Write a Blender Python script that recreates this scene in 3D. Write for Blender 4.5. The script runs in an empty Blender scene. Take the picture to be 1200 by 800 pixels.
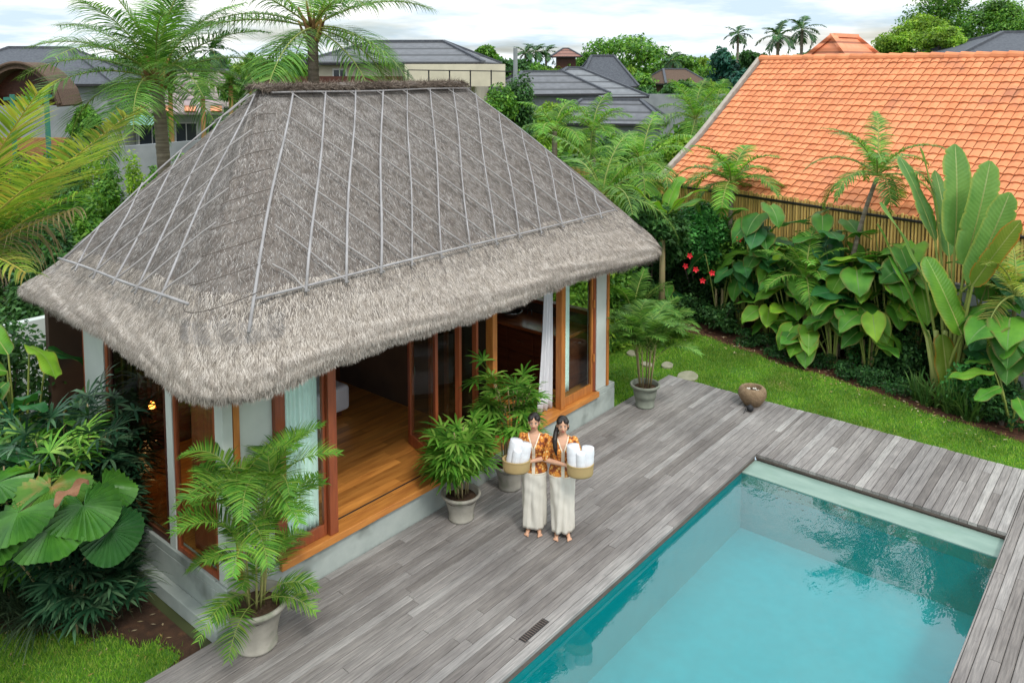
import bpy, math, random
import numpy as np
from mathutils import Vector, Matrix
random.seed(7); RNG=np.random.default_rng(7)
PI=math.pi; R=math.radians
S=bpy.context.scene; C=S.collection
# ------------------------------------------------------------------ survey: pixel of the 1200x800 photo -> world point
F_,CX,CY=947.,600.,162.8
YAW,PIT=R(50.157),R(4.835)
CAM=np.array([0,0,6.0])
FW=np.array([math.sin(YAW)*math.cos(PIT),math.cos(YAW)*math.cos(PIT),-math.sin(PIT)])
RT=np.array([math.cos(YAW),-math.sin(YAW),0.]); DN=np.cross(FW,RT)
def ray(x,y): return FW+RT*(x-CX)/F_+DN*(y-CY)/F_
def at(x,y,Z): return CAM+ray(x,y)*Z                      # at forward distance Z
def gz(x,y,z=0.):                                          # on the level z
    r=ray(x,y); return CAM+r*((z-CAM[2])/r[2])
# ------------------------------------------------------------------ objects
WM={}
def tag(o,label=None,cat=None,group=None,kind=None):
    if label: o['label']=label
    if cat: o['category']=cat
    if group: o['group']=group
    if kind: o['kind']=kind
    return o
def mat4(loc,rz): return Matrix.Translation(Vector([float(v) for v in loc]))@Matrix.Rotation(rz,4,'Z')
def thing(name,label,cat,loc=(0,0,0),rz=0,group=None):
    o=bpy.data.objects.new(name,None); o.empty_display_size=.2; C.objects.link(o)
    o.location=[float(v) for v in loc]; o.rotation_euler=(0,0,rz); WM[o.name]=mat4(loc,rz)
    return tag(o,label,cat,group)
def link(name,me,parent=None,world=False,loc=None,rz=0):
    """world=True: mesh was written in world coordinates."""
    o=bpy.data.objects.new(name,me); C.objects.link(o)
    if parent:
        o.parent=parent; pm=WM[parent.name]
        if world: me.transform(pm.inverted()); WM[o.name]=pm.copy()
        else: WM[o.name]=pm.copy()
    else:
        if loc is not None:
            M=mat4(loc,rz)
            if world: me.transform(M.inverted())
            o.location=[float(v) for v in loc]; o.rotation_euler=(0,0,rz); WM[o.name]=M
        else: WM[o.name]=Matrix.Identity(4)
    return o
def copy_tree(o,parent=None):
    c=o.copy(); C.objects.link(c); c.parent=parent
    if parent is None: WM[c.name]=Matrix.Identity(4)
    for ch in list(o.children): copy_tree(ch,c)
    return c
def place(o,loc,rz=0,s=1):
    o.location=[float(v) for v in loc]; o.rotation_euler=(0,0,rz)
    o.scale=(s,s,s) if not isinstance(s,tuple) else s
    return o
# ------------------------------------------------------------------ mesh collector
class MB:
    def __init__(s): s.v=[]; s.f=[]; s.m=[]; s.n=0
    def add(s,V,Fs,m=0):
        s.v.extend([tuple(map(float,p)) for p in V]); k=s.n
        for f in Fs: s.f.append(tuple(i+k for i in f)); s.m.append(m)
        s.n+=len(V); return s
    def box(s,x0,x1,y0,y1,z0,z1,m=0,rot=None,c=None):
        V=np.array([(x,y,z) for x in (x0,x1) for y in (y0,y1) for z in (z0,z1)],float)
        if rot is not None:
            c=V.mean(0) if c is None else np.array(c,float)
            V=(V-c)@np.array(Matrix(rot)).T+c
        return s.add(V,[(0,1,3,2),(4,6,7,5),(0,4,5,1),(2,3,7,6),(0,2,6,4),(1,5,7,3)],m)
    def beam(s,a,b,w,h,m=0,up=(0,0,1)):
        a=np.array(a,float);b=np.array(b,float);t=b-a;t/=np.linalg.norm(t)
        sd=np.cross(t,up); 
        if np.linalg.norm(sd)<1e-4: sd=np.cross(t,(1,0,0))
        sd/=np.linalg.norm(sd); u=np.cross(sd,t)
        V=[p+sd*i*w/2+u*j*h/2 for p in (a,b) for i,j in ((-1,-1),(1,-1),(1,1),(-1,1))]
        return s.add(V,[(0,3,2,1),(4,5,6,7),(0,1,5,4),(1,2,6,5),(2,3,7,6),(3,0,4,7)],m)
    def tube(s,P,r,n=8,m=0,cap=True):
        P=np.array(P,float); k=len(P)
        r=np.full(k,r,float) if np.isscalar(r) else np.array(r,float)
        T=np.gradient(P,axis=0); T/=np.linalg.norm(T,axis=1)[:,None]+1e-9
        u=np.cross(T[0],(0,0,1)); 
        if np.linalg.norm(u)<.1: u=np.cross(T[0],(1,0,0))
        u/=np.linalg.norm(u); V=[]
        for i in range(k):
            u=u-T[i]*(u@T[i]); u/=np.linalg.norm(u)+1e-9; w=np.cross(T[i],u)
            for j in range(n):
                a=2*PI*j/n; V.append(P[i]+r[i]*(math.cos(a)*u+math.sin(a)*w))
        Fs=[(i*n+j,i*n+(j+1)%n,(i+1)*n+(j+1)%n,(i+1)*n+j) for i in range(k-1) for j in range(n)]
        if cap: Fs+=[tuple(range(n))[::-1],tuple((k-1)*n+j for j in range(n))]
        return s.add(V,Fs,m)
    def lathe(s,prof,n=32,m=0,c=(0,0,0),sx=1,sy=1,wob=0):
        V=[];k=len(prof)
        for (r,z) in prof:
            for j in range(n):
                a=2*PI*j/n; q=1+wob*math.sin(3*a+z*9)
                V.append((c[0]+r*sx*q*math.cos(a),c[1]+r*sy*q*math.sin(a),c[2]+z))
        Fs=[(i*n+j,i*n+(j+1)%n,(i+1)*n+(j+1)%n,(i+1)*n+j) for i in range(k-1) for j in range(n)]
        return s.add(V,Fs,m)
    def grid(s,G,m=0):
        G=np.array(G,float); a,b=G.shape[:2]
        return s.add(G.reshape(-1,3),[(i*b+j,(i+1)*b+j,(i+1)*b+j+1,i*b+j+1) for i in range(a-1) for j in range(b-1)],m)
    def arr(s,V,Fs,m=0): return s.add(V,Fs,m)
    def build(s,name,mats,parent=None,world=False,smooth=False,loc=None,rz=0,bevel=0,solid=0):
        me=bpy.data.meshes.new(name); me.from_pydata(s.v,[],s.f)
        if not isinstance(mats,(list,tuple)): mats=[mats]
        for q in mats: me.materials.append(q)
        me.polygons.foreach_set('material_index',s.m)
        if smooth: me.polygons.foreach_set('use_smooth',[True]*len(s.f))
        me.update()
        o=link(name,me,parent,world,loc,rz)
        if solid:
            md=o.modifiers.new('s','SOLIDIFY'); md.thickness=solid; md.offset=0
        if bevel:
            md=o.modifiers.new('b','BEVEL'); md.width=bevel; md.segments=2; md.limit_method='ANGLE'
        return o
def npmesh(name,V,Fq,mats,mi=None,smooth=False):
    V=np.ascontiguousarray(V,np.float32); Fq=np.ascontiguousarray(Fq,np.int32)
    me=bpy.data.meshes.new(name); me.vertices.add(len(V)); me.vertices.foreach_set('co',V.ravel())
    k=Fq.shape[1]; me.loops.add(Fq.size); me.loops.foreach_set('vertex_index',Fq.ravel())
    me.polygons.add(len(Fq)); me.polygons.foreach_set('loop_start',np.arange(0,Fq.size,k,dtype=np.int32))
    if not isinstance(mats,(list,tuple)): mats=[mats]
    for q in mats: me.materials.append(q)
    if mi is not None: me.polygons.foreach_set('material_index',np.asarray(mi,np.int32))
    if smooth: me.polygons.foreach_set('use_smooth',np.ones(len(Fq),bool))
    me.update(calc_edges=True); me.validate(); return me
def nrm(a): return a/(np.linalg.norm(a,axis=-1,keepdims=True)+1e-9)
# ------------------------------------------------------------------ materials
class NT:
    def __init__(s,name):
        s.m=bpy.data.materials.new(name); s.m.use_nodes=True; s.t=s.m.node_tree; s.t.nodes.clear()
        s.out=s.n('ShaderNodeOutputMaterial')
    def n(s,k,**kw):
        x=s.t.nodes.new(k)
        for a,b in kw.items():
            if a.startswith('_'): setattr(x,a[1:],b)
            else: x.inputs[a.replace('_',' ')].default_value=b
        return x
    def l(s,a,b): s.t.links.new(a,b)
def c4(c): return (c[0],c[1],c[2],1)
def ramp(nt,fac,stops):
    r=nt.n('ShaderNodeValToRGB'); e=r.color_ramp.elements
    while len(e)<len(stops): e.new(.5)
    for q,(p,c) in zip(e,stops): q.position=p; q.color=c4(c)
    nt.l(fac,r.inputs[0]); return r.outputs[0]
def mixc(nt,f,a,b,mode='MIX'):
    x=nt.n('ShaderNodeMix',_data_type='RGBA',_blend_type=mode)
    for v,i in ((f,0),(a,6),(b,7)):
        if isinstance(v,(int,float)): x.inputs[i].default_value=v
        elif isinstance(v,tuple): x.inputs[i].default_value=c4(v)
        else: nt.l(v,x.inputs[i])
    return x.outputs[2]
def coords(nt,scale=(1,1,1),rot=(0,0,0)):
    tc=nt.n('ShaderNodeTexCoord'); mp=nt.n('ShaderNodeMapping'); mp.inputs['Scale'].default_value=scale; mp.inputs['Rotation'].default_value=rot
    nt.l(tc.outputs['Object'],mp.inputs[0]); return mp.outputs[0]
def noise(nt,scale,detail=4,vec=None,rough=.55):
    x=nt.n('ShaderNodeTexNoise'); x.inputs['Scale'].default_value=scale; x.inputs['Detail'].default_value=detail; x.inputs['Roughness'].default_value=rough
    nt.l(vec if vec is not None else coords(nt),x.inputs['Vector']); return x.outputs['Fac']
def surf(name,a,b=None,scale=6,rough=.7,stretch=(1,1,1),bump=.15,bscale=None,island=None,spec=.3,metal=0,detail=5,bdist=.02,dirt=None):
    """a,b: noise colours; island: (dark,light) multipliers per connected piece"""
    nt=NT(name); b=b or tuple(v*.8 for v in a)
    vec=coords(nt,stretch); f=noise(nt,scale,detail,vec)
    col=ramp(nt,f,[(.32,a),(.68,b)])
    if dirt:
        d=noise(nt,dirt[1],3); col=mixc(nt,ramp(nt,d,[(dirt[2],(0,0,0)),(dirt[2]+.2,(1,1,1))]),col,dirt[0])
    if island:
        g=nt.n('ShaderNodeNewGeometry'); lo,hi=island
        col=mixc(nt,1.,col,ramp(nt,g.outputs['Random Per Island'],[(0,(lo,)*3),(1,(hi,)*3)]),'MULTIPLY')
    p=nt.n('ShaderNodeBsdfPrincipled'); nt.l(col,p.inputs['Base Color']); p.inputs['Roughness'].default_value=rough
    p.inputs['Specular IOR Level'].default_value=spec; p.inputs['Metallic'].default_value=metal
    if bump:
        bn=nt.n('ShaderNodeBump'); bn.inputs['Strength'].default_value=bump; bn.inputs['Distance'].default_value=bdist
        nt.l(noise(nt,bscale or scale*4,4,vec),bn.inputs['Height']); nt.l(bn.outputs[0],p.inputs['Normal'])
    nt.l(p.outputs[0],nt.out.inputs[0]); return nt.m
def leafmat(name,cols,trans=.33,rough=.5,cs=1.3,spec=.22,clump=(.5,1.25)):
    """cols: list of colours spread over the leaves at random"""
    nt=NT(name); g=nt.n('ShaderNodeNewGeometry')
    st=[(i/max(1,len(cols)-1),c) for i,c in enumerate(cols)]
    col=ramp(nt,g.outputs['Random Per Island'],st)
    f=noise(nt,cs,3); col=mixc(nt,1.,col,ramp(nt,f,[(.36,(clump[0],)*3),(.64,(clump[1],)*3)]),'MULTIPLY')
    p=nt.n('ShaderNodeBsdfPrincipled'); nt.l(col,p.inputs['Base Color']); p.inputs['Roughness'].default_value=rough; p.inputs['Specular IOR Level'].default_value=spec
    t=nt.n('ShaderNodeBsdfTranslucent'); nt.l(mixc(nt,1.,col,(1.5,1.5,.7),'MULTIPLY'),t.inputs[0])
    m=nt.n('ShaderNodeMixShader'); m.inputs[0].default_value=trans; nt.l(p.outputs[0],m.inputs[1]); nt.l(t.outputs[0],m.inputs[2])
    nt.l(m.outputs[0],nt.out.inputs[0]); return nt.m
def plain(name,c,rough=.5,spec=.4,metal=0,emit=None):
    nt=NT(name); p=nt.n('ShaderNodeBsdfPrincipled'); p.inputs['Base Color'].default_value=c4(c); p.inputs['Roughness'].default_value=rough
    p.inputs['Specular IOR Level'].default_value=spec; p.inputs['Metallic'].default_value=metal
    if emit: p.inputs['Emission Color'].default_value=c4(emit[0]); p.inputs['Emission Strength'].default_value=emit[1]
    nt.l(p.outputs[0],nt.out.inputs[0]); return nt.m
def glassmat(name,tint,refl=.06):
    nt=NT(name); fr=nt.n('ShaderNodeFresnel'); fr.inputs[0].default_value=1.5
    t=nt.n('ShaderNodeBsdfTransparent'); t.inputs[0].default_value=c4(tint)
    g=nt.n('ShaderNodeBsdfGlossy'); g.inputs['Roughness'].default_value=.02; m=nt.n('ShaderNodeMixShader')
    ge=nt.n('ShaderNodeNewGeometry'); iv=nt.n('ShaderNodeMath',_operation='SUBTRACT'); iv.inputs[0].default_value=1; nt.l(ge.outputs['Backfacing'],iv.inputs[1]); mu=nt.n('ShaderNodeMath',_operation='MULTIPLY'); nt.l(fr.outputs[0],mu.inputs[0]); nt.l(iv.outputs[0],mu.inputs[1])
    nt.l(mu.outputs[0],m.inputs[0]); nt.l(t.outputs[0],m.inputs[1]); nt.l(g.outputs[0],m.inputs[2]); nt.l(m.outputs[0],nt.out.inputs[0]); return nt.m
M={}
M['plaster']=surf('plaster',(.40,.44,.41),(.31,.35,.33),scale=3,rough=.85,bump=.1,dirt=((.17,.19,.17),1.7,.55))
M['plaster_pale']=surf('plaster_pale',(.52,.56,.52),(.44,.48,.45),scale=2,rough=.85,bump=.08)
M['redwood']=surf('redwood',(.30,.075,.025),(.19,.045,.018),scale=5,stretch=(5,5,.5),rough=.38,bump=.06,spec=.5)
M['orangewood']=surf('orangewood',(.52,.20,.045),(.36,.12,.028),scale=5,stretch=(4,4,.6),rough=.35,bump=.05,spec=.5)
M['sill']=surf('sill',(.60,.25,.055),(.42,.15,.035),scale=4,stretch=(.6,5,5),rough=.35,bump=.05,spec=.5)
M['floorwood']=surf('floorwood',(.68,.29,.065),(.42,.155,.033),scale=3.5,stretch=(.5,4,4),rough=.28,bump=.03,island=(.6,1.15),spec=.5)
M['darkwood']=surf('darkwood',(.09,.03,.018),(.05,.018,.012),scale=5,stretch=(1,1,4),rough=.4,bump=.05)
M['vanitywood']=surf('vanitywood',(.17,.055,.025),(.10,.03,.016),scale=5,stretch=(1,.5,4),rough=.35,bump=.05,island=(.7,1.1))
M['vanitytop']=surf('vanitytop',(.35,.12,.045),(.24,.08,.03),scale=4,stretch=(3,.5,1),rough=.2,bump=.02)
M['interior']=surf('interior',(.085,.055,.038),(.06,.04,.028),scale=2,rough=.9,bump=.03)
M['glass']=glassmat('glass',(.90,.95,.93))
M['darkglass']=glassmat('darkglass',(.55,.55,.52))
M['sheer']=surf('sheer',(.88,.97,.93),(.82,.93,.89),scale=8,stretch=(6,6,.3),rough=.9,bump=.0)
M['whitecurtain']=surf('whitecurtain',(.72,.72,.74),(.62,.62,.65),scale=8,stretch=(6,6,.3),rough=.9,bump=0)
M['linen']=surf('linen',(.74,.73,.78),(.68,.67,.72),scale=3,rough=.9,bump=.1)
M['towel']=surf('towel',(.74,.745,.77),(.68,.685,.71),scale=30,rough=.95,bump=.35,bscale=160,bdist=.004)
M['steel']=plain('steel',(.45,.45,.46),.25,.5,.9)
M['black']=surf('black',(.018,.018,.02),(.03,.03,.032),rough=.6,bump=.2)
M['lampglow']=plain('lampglow',(1,.5,.15),emit=((1,.36,.06),14))
M['mirrorgreen']=plain('mirror',(.8,.8,.8),.03,.5,1)
M['thatchbase']=surf('thatchbase',(.21,.185,.165),(.12,.10,.088),scale=9,stretch=(1,1,1),rough=1,bump=.8,bscale=60,spec=.05)
def strawmat(name,stops,cs=.9,lo=.62,hi=1.18):
    nt=NT(name); g=nt.n('ShaderNodeNewGeometry'); col=ramp(nt,g.outputs['Random Per Island'],stops)
    f=noise(nt,cs,5,None,.65); col=mixc(nt,1.,col,ramp(nt,f,[(.34,(lo,lo*.97,lo*.93)),(.62,(hi,)*3)]),'MULTIPLY')
    p=nt.n('ShaderNodeBsdfPrincipled'); nt.l(col,p.inputs['Base Color']); p.inputs['Roughness'].default_value=.95; p.inputs['Specular IOR Level'].default_value=.1
    nt.l(p.outputs[0],nt.out.inputs[0]); return nt.m
M['straw']=strawmat('straw',[(0,(.072,.065,.06)),(.25,(.155,.142,.132)),(.7,(.27,.252,.238)),(1,(.45,.425,.405))],4,.80,1.14)
M['strawnew']=strawmat('strawnew',[(0,(.105,.088,.074)),(.2,(.215,.188,.162)),(.65,(.375,.338,.30)),(1,(.60,.55,.495))],9,.86,1.1)
M['strawdark']=strawmat('strawdark',[(0,(.08,.06,.05)),(.6,(.20,.16,.13)),(1,(.36,.30,.25))])
M['bamboo_grey']=surf('bamboo_grey',(.36,.35,.355),(.24,.23,.23),scale=4,rough=.7,bump=.1,island=(.7,1.15))
M['bamboo_dark']=surf('bamboo_dark',(.25,.235,.23),(.33,.315,.305),scale=4,rough=.75,bump=.1,island=(.7,1.2))
M['twine']=plain('twine',(.10,.085,.075),.9,.1)
M['bamboo_yellow']=surf('bamboo_yellow',(.84,.58,.20),(.68,.43,.13),scale=5,stretch=(1,1,.4),rough=.5,bump=.05,island=(.6,1.2))
M['pot']=surf('pot',(.36,.34,.29),(.25,.235,.20),scale=5,rough=.85,bump=.2,dirt=((.17,.19,.13),4,.55))
M['pot_green']=surf('pot_green',(.24,.26,.21),(.17,.185,.15),scale=6,rough=.85,bump=.25)
M['potsoil']=surf('potsoil',(.06,.035,.022),(.10,.06,.035),scale=25,rough=1,bump=.9)
M['stone']=surf('stone',(.27,.19,.115),(.18,.12,.07),scale=14,rough=.9,bump=.8,bscale=45,bdist=.03)
M['palestone']=surf('palestone',(.33,.31,.23),(.22,.22,.14),scale=5,rough=.9,bump=.3)
M['cane']=surf('cane',(.24,.23,.10),(.30,.22,.12),scale=6,stretch=(1,1,5),rough=.6,bump=.1)
M['trunk']=surf('trunk',(.19,.155,.125),(.10,.08,.062),scale=3,stretch=(1,1,6),rough=.95,bump=.8,bdist=.04)
M['trunk_pale']=surf('trunk_pale',(.34,.29,.23),(.15,.12,.09),scale=2.2,stretch=(.6,.6,9),rough=.95,bump=.6,bdist=.04)
M['fibre']=strawmat('fibre',[(0,(.12,.07,.035)),(.6,(.28,.17,.07)),(1,(.42,.30,.10))])
M['palm']=leafmat('palm',[(.05,.15,.03),(.09,.23,.04),(.15,.32,.055),(.25,.42,.09)],.28)
M['palmdark']=leafmat('palmdark',[(.02,.065,.028),(.04,.11,.038),(.07,.16,.05)],.2)
M['palmyellow']=leafmat('palmyellow',[(.11,.23,.03),(.22,.34,.05),(.38,.43,.08),(.38,.31,.07)],.3)
M['palmdry']=leafmat('palmdry',[(.42,.34,.20),(.30,.22,.12),(.36,.33,.15)],.15)
M['palmbright']=leafmat('palmbright',[(.045,.16,.02),(.09,.26,.03),(.16,.37,.045),(.28,.44,.07)],.3)
M['areca']=leafmat('areca',[(.045,.15,.02),(.09,.25,.03),(.17,.36,.045),(.28,.40,.06)],.3)
M['rhapis']=leafmat('rhapis',[(.045,.15,.02),(.10,.28,.03),(.18,.40,.05),(.30,.48,.09)],.28,.38)
M['rhapisdark']=leafmat('rhapisdark',[(.012,.045,.022),(.024,.085,.038),(.05,.125,.06),(.11,.20,.10)],.15,.3,2)
M['leafA']=leafmat('leafA',[(.035,.12,.02),(.08,.22,.03),(.14,.32,.04),(.22,.40,.06)],.3)
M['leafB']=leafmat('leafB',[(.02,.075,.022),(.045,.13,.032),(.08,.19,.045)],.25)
M['leafC']=leafmat('leafC',[(.12,.26,.025),(.21,.38,.04),(.34,.48,.06)],.35)
M['leafteal']=leafmat('leafteal',[(.012,.07,.055),(.02,.11,.075),(.05,.16,.10)],.25)
M['hibleaf']=leafmat('hibleaf',[(.03,.16,.035),(.07,.29,.06),(.16,.46,.11)],.25,.35,2.5)
M['ground_cover']=leafmat('ground_cover',[(.02,.075,.025),(.04,.13,.035),(.08,.20,.05)],.25,.4,3)
M['strap']=leafmat('strap',[(.05,.14,.03),(.10,.22,.045),(.18,.30,.08)],.25)
M['strapdark']=leafmat('strapdark',[(.035,.07,.035),(.07,.12,.06),(.15,.21,.11)],.2)
def bladeleaf(name,a,b,rib,edge=None,rough=.32,trans=.28):
    nt=NT(name); tc=nt.n('ShaderNodeUVMap'); sp=nt.n('ShaderNodeSeparateXYZ'); nt.l(tc.outputs[0],sp.inputs[0])
    f=noise(nt,2.2,4); col=ramp(nt,f,[(.35,a),(.65,b)]); oi=nt.n('ShaderNodeObjectInfo'); col=mixc(nt,1.,col,ramp(nt,oi.outputs['Random'],[(0,(.52,.60,.62)),(.4,(.85,.86,.8)),(.75,(1.,1.,1.)),(1,(1.35,1.12,.9))]),'MULTIPLY')
    # side veins
    mm=nt.n('ShaderNodeMath',_operation='MULTIPLY'); nt.l(sp.outputs[0],mm.inputs[0]); mm.inputs[1].default_value=150
    ab=nt.n('ShaderNodeMath',_operation='ABSOLUTE'); nt.l(sp.outputs[1],ab.inputs[0])
    m2=nt.n('ShaderNodeMath',_operation='MULTIPLY_ADD'); nt.l(ab.outputs[0],m2.inputs[0]); m2.inputs[1].default_value=-14; nt.l(mm.outputs[0],m2.inputs[2])
    sn=nt.n('ShaderNodeMath',_operation='SINE'); nt.l(m2.outputs[0],sn.inputs[0])
    lt=nt.n('ShaderNodeMath',_operation='LESS_THAN'); nt.l(ab.outputs[0],lt.inputs[0]); lt.inputs[1].default_value=.045
    col=mixc(nt,lt.outputs[0],col,rib)
    if edge:
        gt=nt.n('ShaderNodeMapRange'); nt.l(ab.outputs[0],gt.inputs[0]); gt.inputs[1].default_value=.8; gt.inputs[2].default_value=1.
        nz=nt.n('ShaderNodeMath',_operation='MULTIPLY'); nt.l(gt.outputs[0],nz.inputs[0]); nt.l(noise(nt,5,3),nz.inputs[1])
        m3=nt.n('ShaderNodeMath',_operation='MULTIPLY'); nt.l(nz.outputs[0],m3.inputs[0]); m3.inputs[1].default_value=1.6; m3.use_clamp=True
        col=mixc(nt,m3.outputs[0],col,edge)
    bn=nt.n('ShaderNodeBump'); bn.inputs['Strength'].default_value=.22; bn.inputs['Distance'].default_value=.006; nt.l(sn.outputs[0],bn.inputs['Height'])
    p=nt.n('ShaderNodeBsdfPrincipled'); nt.l(col,p.inputs['Base Color']); p.inputs['Roughness'].default_value=rough+.12; p.inputs['Specular IOR Level'].default_value=.28; nt.l(bn.outputs[0],p.inputs['Normal'])
    t=nt.n('ShaderNodeBsdfTranslucent'); nt.l(mixc(nt,1.,col,(1.5,1.5,.7),'MULTIPLY'),t.inputs[0])
    m=nt.n('ShaderNodeMixShader'); m.inputs[0].default_value=trans; nt.l(p.outputs[0],m.inputs[1]); nt.l(t.outputs[0],m.inputs[2])
    nt.l(m.outputs[0],nt.out.inputs[0]); return nt.m
M['ear']=bladeleaf('ear',(.05,.19,.025),(.11,.31,.035),(.14,.26,.08),(.17,.14,.04))
M['eardark']=bladeleaf('eardark',(.02,.11,.035),(.045,.19,.045),(.08,.18,.09))
M['earbright']=bladeleaf('earbright',(.11,.30,.03),(.20,.42,.04),(.22,.38,.08),(.28,.26,.04))
M['paddle']=bladeleaf('paddle',(.125,.29,.075),(.20,.39,.115),(.36,.46,.20),(.30,.36,.08),.38,.35)
M['paddleorange']=bladeleaf('paddleorange',(.14,.24,.03),(.20,.28,.04),(.40,.42,.14),(.45,.14,.02))
M['arecastem']=surf('arecastem',(.20,.25,.07),(.30,.25,.10),scale=6,stretch=(1,1,6),rough=.5,bump=.1)
M['sheath']=surf('sheath',(.38,.40,.13),(.28,.35,.10),scale=3,stretch=(1,1,.5),rough=.5,bump=.1,dirt=((.36,.22,.08),2.5,.55))
M['brownleaf']=surf('brownleaf',(.34,.17,.09),(.22,.10,.05),scale=8,rough=.9,bump=.4)
M['flower']=plain('flower',(.72,.02,.035),.5)
M['flowerwhite']=plain('flowerwhite',(.85,.82,.75),.6)
M['soil']=surf('soil',(.045,.025,.016),(.085,.045,.026),scale=7,rough=1,bump=.8,bscale=60,dirt=((.12,.06,.03),9,.6))
M['redsoil']=surf('redsoil',(.13,.055,.03),(.07,.032,.02),scale=9,rough=1,bump=.9,bscale=60)
M['earth']=surf('earth',(.07,.085,.03),(.05,.06,.025),scale=.4,rough=1,bump=.3)
M['lawn']=surf('lawn',(.085,.19,.022),(.05,.13,.018),scale=1.6,rough=1,bump=.6,bscale=70,dirt=((.20,.17,.06),1.1,.60))
M['grass']=leafmat('grass',[(.08,.22,.02),(.14,.33,.025),(.23,.42,.04),(.36,.44,.09)],.3,.6,.9,.2,(.66,1.2))
M['deck']=None
# ------------------------------------------------------------------ deck material: silver grey weathered boards
def deckmat():
    nt=NT('deck'); g=nt.n('ShaderNodeNewGeometry')
    col=ramp(nt,g.outputs['Random Per Island'],[(0,(.17,.154,.143)),(.3,(.208,.192,.181)),(.75,(.25,.234,.222)),(.94,(.29,.277,.265)),(1,(.35,.335,.315))])
    rd=nt.n('ShaderNodeMath',_operation='MULTIPLY'); nt.l(g.outputs['Random Per Island'],rd.inputs[0]); rd.inputs[1].default_value=50
    cv=nt.n('ShaderNodeCombineXYZ'); nt.l(rd.outputs[0],cv.inputs[0]); nt.l(rd.outputs[0],cv.inputs[2])
    tc=nt.n('ShaderNodeTexCoord'); ad=nt.n('ShaderNodeVectorMath',_operation='ADD'); nt.l(tc.outputs['Object'],ad.inputs[0]); nt.l(cv.outputs[0],ad.inputs[1])
    mp=nt.n('ShaderNodeMapping'); mp.inputs['Scale'].default_value=(.7,13,13); nt.l(ad.outputs[0],mp.inputs[0])
    gr=noise(nt,4,6,mp.outputs[0],.7)
    col=mixc(nt,1.,col,ramp(nt,gr,[(.34,(.68,.67,.66)),(.5,(.97,.97,.97)),(.66,(1.32,1.30,1.27))]),'MULTIPLY')
    big=noise(nt,.9,4); col=mixc(nt,1.,col,ramp(nt,big,[(.35,(.76,.75,.76)),(.65,(1.12,1.12,1.12))]),'MULTIPLY')
    sp=noise(nt,14,5); col=mixc(nt,ramp(nt,sp,[(.66,(0,0,0)),(.72,(.5,.5,.5))]),col,(.09,.085,.09))
    p=nt.n('ShaderNodeBsdfPrincipled'); nt.l(col,p.inputs['Base Color']); p.inputs['Roughness'].default_value=.72; p.inputs['Specular IOR Level'].default_value=.25
    bn=nt.n('ShaderNodeBump'); bn.inputs['Strength'].default_value=.35; bn.inputs['Distance'].default_value=.006; nt.l(gr,bn.inputs['Height']); nt.l(bn.outputs[0],p.inputs['Normal'])
    nt.l(p.outputs[0],nt.out.inputs[0]); return nt.m
M['deck']=deckmat()
M['fascia']=surf('fascia',(.13,.10,.085),(.08,.065,.055),scale=6,stretch=(1,1,4),rough=.8,bump=.2)
M['pooltile']=surf('pooltile',(.012,.335,.345),(.01,.295,.305),scale=5,rough=.5,bump=.02)
M['poolwall']=surf('poolwall',(.012,.365,.365),(.01,.335,.335),scale=5,rough=.5,bump=.02)  # floor tile lightened in colour to offset the weaker light on the walls
M['ledge']=surf('ledge',(.25,.345,.295),(.19,.28,.24),scale=3,rough=.55,bump=.05,dirt=((.20,.30,.24),2.5,.6),stretch=(2,.7,1))
def watermat():
    nt=NT('water'); fr=nt.n('ShaderNodeFresnel'); fr.inputs[0].default_value=1.33
    t=nt.n('ShaderNodeBsdfTransparent'); t.inputs[0].default_value=(.33,.96,1.,1)
    g=nt.n('ShaderNodeBsdfGlossy'); g.inputs['Roughness'].default_value=.015; m=nt.n('ShaderNodeMixShader')
    bn=nt.n('ShaderNodeBump'); bn.inputs['Strength'].default_value=.13; bn.inputs['Distance'].default_value=.03
    a=noise(nt,5.5,3,coords(nt,(1,1.9,1),(0,0,R(-25)))); b=noise(nt,.8,2)
    # ripples strong in patches only
    pm=ramp(nt,b,[(.40,(.12,.12,.12)),(.60,(1,1,1))]); mx=nt.n('ShaderNodeMath',_operation='MULTIPLY'); nt.l(a,mx.inputs[0]); nt.l(pm,mx.inputs[1])
    nt.l(mx.outputs[0],bn.inputs['Height']); nt.l(bn.outputs[0],g.inputs['Normal']); nt.l(bn.outputs[0],fr.inputs['Normal'])
    ff=nt.n('ShaderNodeMath',_operation='MULTIPLY'); nt.l(fr.outputs[0],ff.inputs[0]); ff.inputs[1].default_value=2.7; ff.use_clamp=True
    nt.l(ff.outputs[0],m.inputs[0]); nt.l(t.outputs[0],m.inputs[1]); nt.l(g.outputs[0],m.inputs[2]); nt.l(m.outputs[0],nt.out.inputs[0]); return nt.m
M['water']=watermat()
# ================================================================== SETTING
def struct(o): o['kind']='structure'; return o
PX0,PX1,PY0,PY1=1.0,11.85,1.5,4.9          # pool opening
# ground with a hole for the pool
mb=MB()
xs=[-900,PX0-.15,PX1+.15,900]; ys=[-900,PY0-.15,PY1+.15,900]
for i in range(3):
    for j in range(3):
        if i==1 and j==1: continue
        mb.add([(xs[i],ys[j],-.10),(xs[i+1],ys[j],-.10),(xs[i+1],ys[j+1],-.10),(xs[i],ys[j+1],-.10)],[(0,1,2,3)])
struct(mb.build('ground',M['earth']))
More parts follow.
